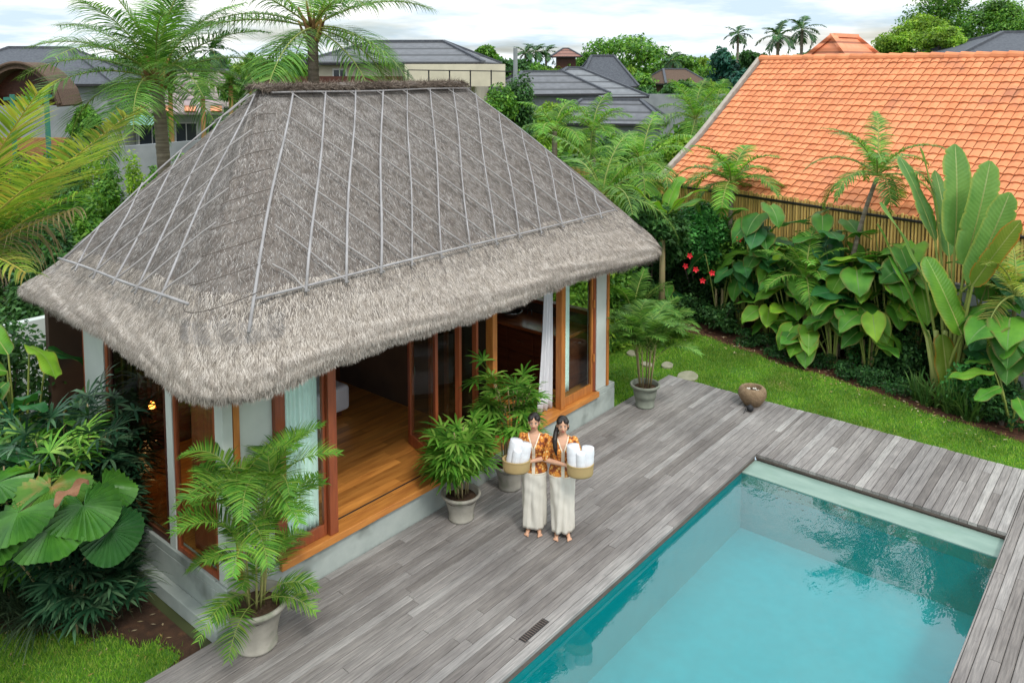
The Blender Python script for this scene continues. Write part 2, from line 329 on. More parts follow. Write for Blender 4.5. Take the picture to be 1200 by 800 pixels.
# garden soil (right and left)
wa=R(12.9); WD=np.array([math.sin(wa),math.cos(wa),0]); WN=np.array([math.cos(wa),-math.sin(wa),0]); W0=np.array([15.64,3.82,0])
def wp(s,off,z=0): return W0+WD*s+WN*off+np.array([0,0,z])
def sheet(name,pts,z,m): 
    mb=MB(); mb.add([(p[0],p[1],z) for p in pts],[tuple(range(len(pts)))]); return mb
lawn_edge=[wp(s,.06*math.sin(s*1.9)+.05*math.sin(s*4.3+1)) for s in np.linspace(-8,14,60)]
far=[wp(14,9),wp(-8,9)]
struct(sheet('soil_bed',lawn_edge+far,-.086,M['redsoil']).build('soil_bed',M['redsoil']))
lawnpoly=[(13.7,-9),(13.7,7.5),(12.02,7.6),(12.02,16),(18,18)]
pl=[(p[0],p[1]) for p in lawn_edge]
pts=[(12.1,-6),(12.1,18)]+[p for p in pl[::-1]]
struct(sheet('lawn',pts,-.074,M['lawn']).build('lawn',M['lawn']))
leftlawn=[(-1,7.66),(3.70,7.66)]+[tuple(gz(x_,y_+4*math.sin(x_*.13)+3*math.sin(x_*.31),-.07)[:2]) for x_,y_ in ((212,764),(196,762),(180,757),(165,755),(150,750),(135,752),(120,746),(105,747),(90,741),(75,744),(60,740),(45,743),(30,740),(15,744),(0,741),(-20,742),(-60,742))]+[(-1,10.2)]
struct(sheet('lawn',leftlawn,-.070,M['lawn']).build('lawn',M['lawn']))
struct(sheet('garden_soil',[(-3,7.66),(4.1,7.66),(4.1,13.5),(-3,13.5)],-.084,M['soil']).build('garden_soil',M['soil']))
# grass blades
def in_poly(P,poly):
    x,y=P[:,0],P[:,1]; ins=np.zeros(len(P),bool); n=len(poly); j=n-1
    for i in range(n):
        xi,yi=poly[i][0],poly[i][1]; xj,yj=poly[j][0],poly[j][1]
        c=((yi>y)!=(yj>y))&(x<(xj-xi)*(y-yi)/(yj-yi+1e-12)+xi); ins^=c; j=i
    return ins
def grass(poly,n,h,z,w=.006,seed=1,rag=.05):
    rg=np.random.default_rng(seed); poly=np.array([(p[0],p[1]) for p in poly]); lo,hi=poly.min(0),poly.max(0)
    P=rg.uniform(lo,hi,(n,2)); P=P[in_poly(P,poly)]; k=len(P); P=P+rg.normal(0,rag,(k,2)); pt=np.sin(P[:,0]*2.1+1)*np.sin(P[:,1]*1.7)+.6*np.sin(P[:,0]*5.3)*np.sin(P[:,1]*4.7+2); P=P[(pt>-1.0)|(rg.random(k)<.55)]; k=len(P)
    a=rg.uniform(0,2*PI,k); hh=h*rg.uniform(.5,1.25,k); ln=rg.uniform(.1,.8,k)*hh; a2=rg.uniform(0,2*PI,k)
    B=np.c_[P,np.full(k,z)]; sd=np.c_[np.cos(a),np.sin(a),np.zeros(k)]*w
    T=B+np.c_[np.cos(a2)*ln,np.sin(a2)*ln,hh]
    V=np.stack([B-sd,B+sd,T],1).reshape(-1,3); return npmesh('grass',V,np.arange(3*k).reshape(-1,3),M['grass'])
gp=[(13.99,-3),(13.99,7.1),(13.6,7.55),(12.06,7.7),(12.06,13.5),(19,13.5)]+[p for p in pl[::-1] if -3<p[1]<13.5]
o=link('grass',grass(gp,330000,.045,-.075,.007,1)); tag(o,kind='stuff')
o=link('grass',grass(leftlawn,60000,.05,-.072,.006,2)); tag(o,kind='stuff')
# deck
DX1=13.95
mb=MB(); bw=.112; gap=.006
def boards(y0,y1,xa,xb):
    y=y0
    while y<y1-.02:
        w=min(bw,y1-y)-gap; x=xa-random.uniform(0,2.0)
        while x<xb:
            L=random.choice((1.8,2.6,3.4,4.2,5))*random.uniform(.85,1.1); x2=min(xb,x+L)
            if xb-x2<.25: x2=xb
            a=max(x,xa); 
            if x2-a>.04:
                dz=random.uniform(-.0015,.0015); e=.004 if x2<xb else random.uniform(-.012,.012)
                # crowned board with tiny chamfer
                zz=dz; c=.006; V=[]
                for X in (a+.002,x2-e if x2<xb else x2+e):
                    V+=[(X,y,-.045),(X,y,zz-c),(X,y+c,zz),(X,y+w-c,zz),(X,y+w,zz-c),(X,y+w,-.045)]
                mb.add(V,[(0,1,7,6),(1,2,8,7),(2,3,9,8),(3,4,10,9),(4,5,11,10),(5,4,3,2,1,0),(6,7,8,9,10,11)])
            x=x2
        y+=bw
boards(PY1,7.592,-1.5,DX1-.02)
boards(PY0-bw*0,PY1-.001,PX1,DX1)                        # far end
boards(-3.9,PY0-.001,-1.5,DX1)                           # right of pool
struct(mb.build('wooden_deck',M['deck']))
# rim boards and underside of the deck round the pool
mb=MB()
mb.box(-1.5,PX1,PY1+.012,PY1+.055,-.118,-.046); mb.box(PX1+.03,PX1+.055,PY0,PY1,-.30,-.046); mb.box(-1.5,PX1,PY0-.055,PY0-.03,-.30,-.046)  # first strip is added dark to stand for the shadow gap under the boards
mb.box(-1.5,DX1-.03,7.585,7.61,-.2,-.047); mb.box(DX1-.05,DX1-.03,-4,7.55,-.2,-.047)
mb.box(PX1+.0035,PX1+.025,PY0,PY1,-.075,-.046)
struct(mb.build('deck_frame',M['fascia']))
mb=MB(); mb.add([(-1.5,PY1+.06,-.065),(DX1-.06,PY1+.06,-.065),(DX1-.06,7.58,-.065),(-1.5,7.58,-.065)],[(0,1,2,3)])
mb.add([(PX1+.06,-4,-.065),(DX1-.06,-4,-.065),(DX1-.06,PY1+.055,-.065),(PX1+.06,PY1+.055,-.065)],[(0,1,2,3)])
mb.add([(-1.5,-4,-.065),(PX1+.06,-4,-.065),(PX1+.06,PY0-.06,-.065),(-1.5,PY0-.06,-.065)],[(0,1,2,3)])
struct(mb.build('deck_underlay',M['black']))
# pool shell, ledge, water
WZ=-.125; LX=11.38; PF=-1.0
mb=MB()
mb.add([(PX0,PY0,PF),(LX,PY0,PF),(LX,PY1+.02,PF),(PX0,PY1+.02,PF)],[(0,1,2,3)],0)
mb.add([(LX,PY0,PF),(LX,PY1+.02,PF),(LX,PY1+.02,-.112),(LX,PY0,-.112)],[(0,1,2,3)],1)
mb.add([(PX0,PY1+.02,PF),(LX,PY1+.02,PF),(LX,PY1+.02,-.06),(PX0,PY1+.02,-.06)],[(0,1,2,3)],1)
mb.add([(PX0,PY0-.02,PF),(LX,PY0-.02,PF),(LX,PY0-.02,-.06),(PX0,PY0-.02,-.06)],[(0,1,2,3)],1)
mb.add([(PX0,PY0,PF),(PX0,PY1,PF),(PX0,PY1,-.06),(PX0,PY0,-.06)],[(0,1,2,3)],1)
struct(mb.build('pool_basin',[M['pooltile'],M['poolwall']]))
mb=MB(); mb.box(LX-.001,PX1+.03,PY0-.02,PY1+.029,-.30,-.108)
struct(mb.build('pool_ledge',M['ledge'],bevel=.006))
mb=MB(); mb.grid([[(x,y,WZ) for y in np.linspace(PY0-.019,PY1+.019,12)] for x in np.linspace(PX0,LX-.002,30)])
struct(mb.build('pool_water',M['water'],smooth=True))
# drain slot near the pool edge
t=thing('deck_drain','small black slotted drain set in the deck boards near the pool edge','drain',gz(626,738,0.002))
mb=MB(); mb.box(-.21,.21,-.045,.045,.0005,.004); mb.build('frame',M['black'],t)
mb=MB()
for k in range(12): mb.box(-.2+k*.034,-.2+k*.034+.012,-.04,.04,.004,.011)
mb.build('grate',M['fascia'],t)
# ================================================================== PAVILION
BX0,BX1,BY0,BY1=4.35,11.98,7.6,12.3
pav=thing('thatched_pavilion','open-fronted thatched villa with timber doors and grey plinth beside the pool deck','pavilion',(BX0,BY0,0))
def P(mb,name,m,**k): return mb.build(name,m,pav,world=True,**k)
W=dict(world=True)
# plinth with stepped footing
mb=MB(); mb.box(BX0,BX1,BY0,BY1,-.1,.355); mb.box(BX0,5.02,BY0+.001,BY0+.25,.356,.45); mb.box(11.36,BX1,BY0+.001,BY0+.3,.356,.45)
mb.box(BX0+.0,BX0+.16,BY0+.251,BY1,.356,.46); P(mb,'plinth',M['plaster'],bevel=.01)
mb=MB(); mb.box(BX0-.14,BX0-.001,BY0-.001,BY1,-.1,.07); P(mb,'footing',M['plaster'],bevel=.01)
# timber sill and floor boards
mb=MB(); mb.box(5.0,11.42,BY0-.05,BY0+.14,.357,.45); sill=P(mb,'sill',M['sill'],bevel=.008)
mb=MB(); y=BY0+.145
while y<BY1-.15:
    x=BX0+.17-random.uniform(0,1.5)
    while x<BX1-.1:
        L=random.uniform(1.2,2.4); a=max(x,BX0+.17); b=min(x+L-.003,BX1-.1)
        if b>a: mb.box(a,b,y,y+.137,.40,.449+random.uniform(-.001,.001))
        x+=L
    y+=.14
P(mb,'floor',M['floorwood'])
mb=MB(); mb.box(5.85,10.3,BY0+.2,BY0+.225,.45,.453); P(mb,'door_track',M['black'])
# walls
T=2.95
def wall(x0,x1,y0,y1,z0=.45,z1=T,m='plaster_pale',name='wall'):
    mb=MB(); mb.box(x0,x1,y0,y1,z0,z1); return P(mb,name,M[m])
wall(4.58,4.99,7.66,7.74)                      # front left panel
wall(11.40,11.70,7.61,7.80,.46)                # right pier
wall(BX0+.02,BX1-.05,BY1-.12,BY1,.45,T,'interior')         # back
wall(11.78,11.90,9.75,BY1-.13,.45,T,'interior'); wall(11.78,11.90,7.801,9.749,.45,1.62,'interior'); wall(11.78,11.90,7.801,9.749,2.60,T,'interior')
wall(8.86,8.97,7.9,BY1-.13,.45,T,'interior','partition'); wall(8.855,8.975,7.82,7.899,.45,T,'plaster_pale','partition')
wall(BX0+.01,BX0+.12,10.42,11.0,.46,T)      # pale back left column panel
mb=MB(); mb.box(BX0+.02,BX1-.1,BY0+.05,BY1,T+.001,T+.03); P(mb,'ceiling',M['darkwood'])
# posts
def post(x0,x1,y0,y1,m,z0=.45,z1=T,name='post'):
    mb=MB(); mb.box(x0,x1,y0,y1,z0,z1); return P(mb,name,M[m],bevel=.006)
post(4.37,4.49,7.63,7.79,'plaster_pale',.46); post(4.37,4.46,8.72,8.86,'plaster_pale',.46)
post(11.706,11.76,7.58,7.80,'orangewood',.46)
post(4.50,4.575,7.63,7.70,'orangewood'); post(4.992,5.11,7.60,7.74,'redwood'); post(5.70,5.82,7.58,7.74,'redwood')
post(8.74,8.84,7.66,7.80,'orangewood'); post(11.33,11.397,7.62,7.74,'redwood',.455)
post(4.37,4.43,10.34,10.41,'redwood',.46); post(4.37,4.43,11.01,11.07,'redwood',.46)
# front left glazed panel with sheer curtain
def framed(parent,x0,x1,y,z0,z1,fw,m,glass='glass',name='window',d=.05,bot=None):
    bot=bot or fw
    mb=MB(); mb.box(x0,x0+fw,y,y+d,z0,z1); mb.box(x1-fw,x1,y,y+d,z0,z1); mb.box(x0+fw+.001,x1-fw-.001,y+.001,y+d-.001,z0,z0+bot); mb.box(x0+fw+.001,x1-fw-.001,y+.001,y+d-.001,z1-fw,z1)
    f=mb.build(name,M[m],parent,world=True,bevel=.004)
    mb=MB(); mb.box(x0+fw,x1-fw,y+d*.4,y+d*.4+.006,z0+bot,z1-fw); mb.build('pane',M[glass],f,world=True); return f
framed(pav,5.115,5.695,7.64,.452,T-.02,.035,'redwood',bot=.14)
def curtain(name,x0,x1,y,z0,z1,m,folds,amp=.03,spread=0,label=None):
    G=[]
    for i,z in enumerate(np.linspace(z1,z0,16)):
        t=i/15; row=[]
        for j in range(folds*8+1):
            u=j/(folds*8); row.append((x0-spread*t*t*(1-u)*1.+(x1-x0)*u,y+amp*(.6+.6*t)*math.sin(u*folds*2*PI)+.008*math.sin(u*17+t*3),z))
        G.append(row)
    mb=MB(); mb.grid(G); o=P(mb,name,M[m],smooth=True,solid=.003)
    if label: o['label']=label
    return o
curtain('curtain',5.14,5.68,7.78,.47,T-.05,'sheer',9,.02)
# left face: windows
def framedY(x,y0,y1,z0,z1,fw,m,glass,name='window',d=.05):
    mb=MB(); mb.box(x,x+d,y0,y0+fw,z0,z1); mb.box(x,x+d,y1-fw,y1,z0,z1); mb.box(x+.001,x+d-.001,y0+fw+.001,y1-fw-.001,z0,z0+fw*1.2); mb.box(x+.001,x+d-.001,y0+fw+.001,y1-fw-.001,z1-fw,z1)
    f=mb.build(name,M[m],pav,world=True,bevel=.004)
    mb=MB(); mb.box(x+.02,x+.026,y0+fw,y1-fw,z0+fw*1.2,z1-fw); mb.build('pane',M[glass],f,world=True); return f
framedY(4.38,8.87,10.33,.465,T-.02,.06,'darkwood','darkglass')
framedY(4.38,7.80,8.71,.465,T-.02,.05,'redwood','glass')
# folded shutter panels seen inside the left window
mb=MB(); mb.box(4.55,4.60,8.1,8.62,.46,2.8); o=P(mb,'shutter',M['redwood'],bevel=.004)
mb=MB(); mb.box(4.62,4.66,7.86,8.08,.46,2.8); P(mb,'shutter',M['orangewood'],bevel=.004)
mb=MB(); mb.box(5.2,8.7,11.30,11.36,.46,2.7); P(mb,'headboard_wall',M['darkwood'],bevel=.004)
for k in range(5):
    mb=MB(); mb.box(5.3+k*.7,5.93+k*.7,11.25,11.298,.5,2.6); P(mb,'wall_panel',M['vanitywood'],bevel=.006)
# folding glass doors, zigzag stack
zz=[(7.70,7.78),(7.98,8.66),(8.20,7.80),(8.40,8.66),(8.56,7.80),(8.70,8.62)]
def doorleaf(a,b,handle):
    a=np.array(a);b=np.array(b);d=b-a;L=np.linalg.norm(d);ang=math.atan2(d[1],d[0])
    def bx(mb,u0,u1,w0,w1,z0,z1):
        Rm=Matrix.Rotation(ang,3,'Z'); V=[(u,w,z) for u in (u0,u1) for w in (w0,w1) for z in (z0,z1)]
        V=[tuple(Rm@Vector(v)+Vector((a[0],a[1],0))) for v in V]
        mb.add(V,[(0,1,3,2),(4,6,7,5),(0,4,5,1),(2,3,7,6),(0,2,6,4),(1,5,7,3)])
    z0,z1=.456,2.88; mb=MB(); w=.085
    bx(mb,.01,w,-.022,.022,z0,z1); bx(mb,L-w,L-.01,-.022,.022,z0,z1); bx(mb,w+.001,L-w-.001,-.021,.021,z0,z0+.16); bx(mb,w+.001,L-w-.001,-.021,.021,z1-.1,z1)
    f=P(mb,'folding_door',M['redwood'],bevel=.003)
    mb=MB(); bx(mb,w,L-w,-.004,.004,z0+.16,z1-.1); mb.build('pane',M['glass'],f,world=True)
    if handle:
        Rm=Matrix.Rotation(ang,3,'Z'); mb=MB(); hz=1.55
        pts=[(L-.045,-.025,hz-.07),(L-.045,-.075,hz-.07),(L-.045,-.08,hz-.06),(L-.045,-.08,hz+.06),(L-.045,-.075,hz+.07),(L-.045,-.025,hz+.07)]
        mb.tube([tuple(Rm@Vector(q)+Vector((a[0],a[1],0))) for q in pts],.008,8)
        mb.build('handle',M['steel'],f,world=True,smooth=True)
        mb=MB(); bx(mb,L-.07,L-.03,-.034,-.022,1.08,1.14); mb.build('lock',M['steel'],f,world=True)
for i in range(5): doorleaf(zz[i],zz[i+1],i==0)
# right: free curtain, fixed window
curtain('curtain',10.18,10.36,7.80,.46,T-.05,'whitecurtain',3,.035,.20,'white curtain hanging loose beside the bathroom window')
post(10.37,10.47,7.60,7.72,'orangewood')
f=framed(pav,10.475,11.325,7.63,.453,T-.02,.045,'orangewood',bot=.15)
for z in (1.0,1.95):
    mb=MB(); mb.box(11.30,11.335,7.598,7.619,z,z+.13); mb.build('hinge',M['orangewood'],pav,world=True)
curtain('curtain',10.53,10.78,7.76,.62,T-.05,'sheer',4,.02)
# right wall window (looks onto the garden)
mb=MB(); y0,y1,z0,z1=7.85,9.75,1.62,2.60; x=11.80
mb.box(x-.03,x+.12,y0,y0+.07,z0,z1); mb.box(x-.03,x+.12,y1-.07,y1,z0,z1); mb.box(x-.029,x+.119,y0+.071,y1-.071,z0,z0+.07); mb.box(x-.029,x+.119,y0+.071,y1-.071,z1-.07,z1)
f=P(mb,'window',M['redwood']); mb=MB(); mb.box(x+.04,x+.046,y0+.07,y1-.07,z0+.07,z1-.07); mb.build('pane',M['glass'],f,world=True)
# ---- thatch
def lerp(a,b,t): return a+(b-a)*t
PROF=[(.30,2.90),(.05,2.80),(0,2.82),(-.03,2.90),(.0,3.0),(.12,3.13),(.36,3.36),(.9,3.88),(1.55,4.48),(2.2,5.07),(2.75,5.56),(2.95,5.73)]
NS=[70,22,70,22,70,22,70,22]                              # not used directly; perimeter by fraction
def ringpt(u,d):
    """u in [0,1) round the rim, d inward distance; returns xy"""
    t=max(0.,d)/3.
    x0=3.90+2.60*t+min(0,d); x1=12.95-2.5*t-min(0,d); y0=6.97+d; y1=12.3-d*.79
    r=max(.02,min(.75*(1-t)+.04,(y1-y0)/2-.001,(x1-x0)/2-.001))
    k=u*8; s=int(k)%8; f=k-int(k)
    segs=[((x0+r,y0),(x1-r,y0)),None,((x1,y0+r),(x1,y1-r)),None,((x1-r,y1),(x0+r,y1)),None,((x0,y1-r),(x0,y0+r)),None]
    if segs[s]: (ax,ay),(bx_,by)=segs[s]; return (lerp(ax,bx_,f),lerp(ay,by,f))
    cx,cy,a0={1:(x1-r,y0+r,-PI/2),3:(x1-r,y1-r,0),5:(x0+r,y1-r,PI/2),7:(x0+r,y0+r,PI)}[s]
    a=a0+f*PI/2; return (cx+r*math.cos(a),cy+r*math.sin(a))
def profz(q):
    i=min(len(PROF)-2,int(q)); f=q-i; return lerp(PROF[i][0],PROF[i+1][0],f),lerp(PROF[i][1],PROF[i+1][1],f)
def sag(x,y,z):                                              # eaves sag toward the right corner, uneven dressing
    w=max(0,min(1,(4.2-z)/1.4))
    return z-.13*w*max(0,(x-10.2)/2.75)**1.5-.10*w*max(0,min(1,(5.2-x)/1.3))*max(0,min(1,(8.3-y)/1.2))-.03*w*math.sin(x*1.7+y)+.03*w*max(0,(5.5-x)/2)+.15*max(0,min(1,(3.5-z)/.6))*max(0,min(1,(4.7-x)/.8))*max(0,min(1,(y-7.6)/1.6))
def RP(u,q):
    d,z=profz(q); x,y=ringpt(u%1.,d); z=sag(x,y,z)
    n=.010*math.sin(u*90+q*2)+.007*math.sin(u*211+q*5); return np.array([x,y,z+n])
roofq=len(PROF)-1
us=np.concatenate([(i+np.linspace(0,1,90 if i%4==0 else (24 if i%2 else 50),endpoint=False))/8 for i in range(8)])
G=[[RP(u,q) for u in list(us)+[0.]] for q in np.linspace(0,roofq,46)]
mb=MB(); mb.grid(G); thatch=P(mb,'thatch_roof',M['thatchbase'],smooth=True)
mb=MB(); mb.add([(4.9,7.25,2.97),(12.0,7.25,2.93),(12.65,7.9,2.93),(12.65,11.5,2.95),(11.9,12.05,2.97),(4.9,12.05,2.99),(4.2,11.4,2.99),(4.2,8.0,2.99)],[tuple(range(8))]); mb.build('roof_lining',M['thatchbase'],thatch,world=True)
# straw laid over the slopes (table of the surface, interpolated)
NU,NQ=3200,111
TB=np.array([[RP(i/NU,q) for q in np.linspace(0,roofq,NQ)] for i in range(NU+1)])
def RPv(u,q):
    u=np.mod(u,1.)*NU; q=np.clip(q/roofq,0,1)*(NQ-1.001); i=u.astype(int); j=q.astype(int); fu=(u-i)[:,None]; fq=(q-j)[:,None]
    i=np.minimum(i,NU-1); return (TB[i,j]*(1-fu)+TB[i+1,j]*fu)*(1-fq)+(TB[i,j+1]*(1-fu)+TB[i+1,j+1]*fu)*fq
SEG=np.array([9.2,1.6,4.2,1.2,5.5,1.0,4.6,1.8]); SEG/=SEG.sum()
def frame(u,q,dq=.25):
    a=RPv(u,q); b=RPv(u,q-dq); du=RPv(u+.002,q)-a; dn=nrm(b-a); sd=nrm(du); nn=nrm(np.cross(sd,-dn)); nn*=np.sign(nn[:,2:3]+1e-6)
    return a,dn,sd,nn
def straws(n,qlo,qhi,L,w,seed,lift=.05,power=1.,spread=.12,z_off=.012):
    rg=np.random.default_rng(seed); sg=rg.choice(8,n,p=SEG); u=(sg+rg.random(n))/8; q=qlo+(qhi-qlo)*rg.random(n)**power
    kill=(sg%2==1)&(q>5)&(rg.random(n)<(q-4)/7); q=np.where(kill,qlo+(np.maximum(5-qlo,.5))*rg.random(n),q)
    a,dn,sd,nn=frame(u,q); col=lambda s:s[:,None]
    dr=nrm(dn+sd*col(rg.normal(0,spread,n))+nn*col(rg.uniform(-.02,1,n)*lift)); sw=nrm(np.cross(dr,nn))*col(w*rg.uniform(.6,1.5,n))
    a=a+nn*z_off; e=a+dr*col(L*rg.uniform(.5,1.25,n))
    return np.stack([a-sw,a+sw,e],1).reshape(-1,3),np.arange(3*n).reshape(-1,3)
V,Fq=straws(230000,5.6,roofq-.15,.09,.0029,11,.06,.75,.5,.002)
link('straw',npmesh('straw',V,Fq,M['straw']),thatch,world=True)
V,Fq=straws(230000,3.0,6.5,.095,.0029,12,.035,1.,.34,.004)
link('straw_edge',npmesh('straw_edge',V,Fq,M['strawnew']),thatch,world=True)
# hanging fringe
def fringe(n,seed):
    rg=np.random.default_rng(seed); col=lambda s:s[:,None]
    sg=rg.choice(8,n,p=SEG); u=(sg+rg.random(n))/8; q=rg.uniform(.7,3.4,n)
    a=RPv(u,q); o=a-RPv(u,np.full(n,6.)); o[:,2]=0; o=nrm(o); sd=np.c_[-o[:,1],o[:,0],np.zeros(n)]
    clump=.5+.5*np.sin(u*700)*np.sin(u*290+1)
    dr=nrm(o*col(rg.uniform(.1,.5,n))+np.array([0,0,-1])*col(rg.uniform(.7,1,n))+sd*col(rg.normal(0,.18,n)))
    l=rg.uniform(.03,.085,n)*(.75+.5*clump); sw=sd*col(.0036*rg.uniform(.6,1.5,n))
    return np.stack([a-sw,a+sw,a+dr*col(l)],1).reshape(-1,3),np.arange(3*n).reshape(-1,3)
V,Fq=fringe(60000,5)
link('fringe',npmesh('fringe',V,Fq,M['strawnew']),thatch,world=True)
# ridge cap
mb=MB(); 
G=[]
for i,x in enumerate(np.linspace(6.36,10.46,40)):
    e=min(1,(x-6.36)/.15+.55,(10.46-x)/.15+.55); zt=5.76+.015*math.sin(x*5)+.01*math.sin(x*13); row=[]
    for a in np.linspace(-1.15,1.15,11): row.append((x,9.95+.15*e*math.sin(a)*1.25,zt-.05+.085*e*math.cos(a)))
    G.append(row)
mb.grid(G); mb.add(G[0],[tuple(range(11))]); mb.add(G[-1],[tuple(range(11))[::-1]]); rc=mb.build('ridge_cap',M['thatchbase'],thatch,world=True,smooth=True)
rg=np.random.default_rng(3); n=16000; x=rg.uniform(6.32,10.5,n); a=rg.uniform(-1.3,1.3,n)
B=np.c_[x,9.95+.19*np.sin(a),5.715+.09*np.cos(a)]; dr=np.c_[rg.normal(0,.35,n),np.sin(a)*.8+rg.normal(0,.3,n),-.2+rg.normal(0,.35,n)]; dr=nrm(dr)*rg.uniform(.04,.13,n)[:,None]
sd=nrm(np.cross(dr,rg.normal(size=(n,3))))*.004; V=np.stack([B-sd,B+sd,B+dr],1).reshape(-1,3)
link('ridge_straw',npmesh('ridge_straw',V,np.arange(3*n).reshape(-1,3),M['strawdark']),thatch,world=True)
# bamboo lattice: straight split poles on each slope
def slope_front(x,t):   # t 0 lower pole .. 1 ridge
    return np.array([x,lerp(7.46,9.74,t),lerp(3.53,5.61,t)+.065+.05*math.sin(t*PI)])
def slope_left(y,t):
    return np.array([lerp(4.09,6.27,t),y,lerp(3.53,5.58,t)+.08+.05*math.sin(t*PI)])
def pole(f,a,b,ta,tb,r,m,lift=0,jit=.02):
    pts=[]
    for k in np.linspace(0,1,9):
        p=f(lerp(a,b,k)+jit*math.sin(k*7+a*9),lerp(ta,tb,k)); p=p+np.array([0,0,lift-.006+.008*math.sin(k*9+a*5)]); pts.append(p)
    mb=MB(); mb.tube(pts,[r*(1.05-.25*k) for k in np.linspace(0,1,9)],7)
    return mb.build('bamboo_pole',M[m],thatch,world=True,smooth=True)
pole(slope_front,4.70,11.72,0,0,.015,'bamboo_grey',.012); pole(slope_front,6.45,10.5,1,1,.014,'bamboo_grey',.02)
xl=lambda t:lerp(4.78,6.55,t); xr=lambda t:lerp(11.68,10.45,t)
def clipline(a,b,lo,hi):
    ts=[t for t in np.linspace(-.03,1,80) if lo(t)<=lerp(a,b,t)<=hi(t)]
    return (ts[0],ts[-1]) if len(ts)>6 else None
for k in range(-4,14):
    xb=5.36+.535*k
    c=clipline(xb,xb+2.05,lambda t:xl(t)-.05,lambda t:xr(t)+.04)
    if c and k!=-1: pole(slope_front,lerp(xb,xb+2.05,c[0]),lerp(xb,xb+2.05,c[1]),c[0],c[1],.017 if 0<=k<=2 else .0105,'bamboo_grey',.022)
    xb2=xb-.06; c=clipline(xb2,xb2-1.75,lambda t:xl(t)+.10,lambda t:xr(t)+.05)
    if c: pole(slope_front,lerp(xb2,xb2-1.75,c[0]),lerp(xb2,xb2-1.75,c[1]),c[0],c[1],.0115,'bamboo_dark',.022)
for k in range(8,14):
    xb=5.30+.535*k; c=clipline(xb+.0,xb-1.9,lambda t:xl(t)+.10,lambda t:xr(t)+.05)
pole(slope_front,4.42,6.8,-.12,.99,.018,'bamboo_grey',.03); pole(slope_front,11.72,10.45,0,1,.014,'bamboo_grey',.02)
# left slope
pole(slope_left,7.72,10.95,0,0,.017,'bamboo_grey',.012)
yl=lambda t:lerp(7.80,9.55,t); yr=lambda t:lerp(10.8,9.95,t)
for k in range(-4,9):
    yb=7.77+.52*k
    for a,b,r,m_,lf in ((yb,yb+1.55,.013,'bamboo_grey',.02),(yb,yb-1.55,.0115,'bamboo_dark',.022)):
        c=clipline(a,b,lambda t:yl(t)-.02,lambda t:yr(t)+.05)
        if c: pole(slope_left,lerp(a,b,c[0]),lerp(a,b,c[1]),c[0],c[1],r,m_,lf)
pole(slope_left,10.8,9.98,0,1,.013,'bamboo_grey',.02)
# twine wrapped round the front left hip
for k in range(9):
    t=.02+k*.105; a=slope_front(xl(t)+.02,t); b=slope_left(yl(t-.06 if k else 0)+.0,max(0,t-.06)); hip=np.array([lerp(3.99,6.35,t),lerp(7.35,9.78,t),lerp(3.50,5.62,t)+.06])
    pts=[]
    for s in np.linspace(0,1,9): pts.append((1-s)**2*a+2*s*(1-s)*(hip*2-(a+b)/2)*1.0+s*s*b)
    pts=np.array(pts); pts[:,2]+=.012
    mb=MB(); mb.tube(pts,.0055,5); mb.build('twine',M['twine'],thatch,world=True)
# ================================================================== INTERIOR THINGS
t=thing('bed','white made bed with its corner showing inside the open bedroom','bed',(6.95,10.75,.45))
mb=MB(); mb.box(5.9,8.05,10.12,11.22,.55,.96); mb.build('mattress',M['linen'],t,world=True,bevel=.06)
mb=MB(); mb.box(5.95,7.95,10.22,11.2,.45,.549); mb.build('bed_frame',M['vanitywood'],t,world=True)
for k in range(2):
    mb=MB(); mb.box(6.0+k*.9,6.75+k*.9,10.8,11.18,.962,1.1); mb.build('pillow',M['linen'],t,world=True,bevel=.06)
t=thing('washbasin_cabinet','brown timber vanity cabinet with drawers inside the bathroom opening','cabinet',(11.3,9.0,.45))
mb=MB(); mb.box(11.0,11.77,8.0,9.9,.46,1.38); mb.build('carcass',M['vanitywood'],t,world=True,bevel=.01)
mb=MB(); mb.box(10.93,11.775,7.96,9.95,1.382,1.44); mb.build('countertop',M['vanitytop'],t,world=True,bevel=.01)
for k in range(3):
    d=MB(); d.box(10.975,10.998,8.05+k*.62,8.62+k*.62,.95,1.33); o=d.build('drawer',M['vanitywood'],t,world=True,bevel=.005)
    h=MB(); h.tube([(10.965,8.26+k*.62,1.15),(10.965,8.41+k*.62,1.15)],.009,6); h.build('handle',M['steel'],o,world=True)
    d=MB(); d.box(10.975,10.998,8.05+k*.62,8.62+k*.62,.52,.93); d.build('cabinet_door',M['vanitywood'],t,world=True,bevel=.005)
mb=MB(); mb.lathe([(.0,.02),(.14,.02),(.19,.07),(.215,.10),(.205,.105),(.18,.075),(.13,.03),(.0,.028)],28,c=(11.3,9.45,1.445)); mb.build('basin',M['steel'],t,world=True,smooth=True)
mb=MB(); mb.tube([(11.6,9.3,1.442),(11.6,9.3,1.66),(11.56,9.3,1.71),(11.48,9.3,1.72),(11.44,9.3,1.67)],.013,8); mb.tube([(11.6,9.2,1.442),(11.6,9.2,1.53),(11.57,9.2,1.54)],.012,8); mb.build('tap',M['steel'],t,world=True,smooth=True)
t=thing('pendant_lamp','small glowing orange lamp seen through the left side window','lamp',(4.95,10.4,1.5))
mb=MB(); mb.lathe([(.0,.0),(.03,.005),(.042,.035),(.035,.07),(.012,.1),(0,.105)],16); mb.build('bulb',M['lampglow'],t,smooth=True)
mb=MB(); mb.lathe([(.05,.05),(.11,.0),(.115,-.01),(.055,.045)],20,c=(0,0,-.04)); mb.build('lamp_shade',M['orangewood'],t,smooth=True)
mb=MB(); mb.tube([(0,0,.1),(0,0,1.42)],.005,5); mb.build('cord',M['black'],t)
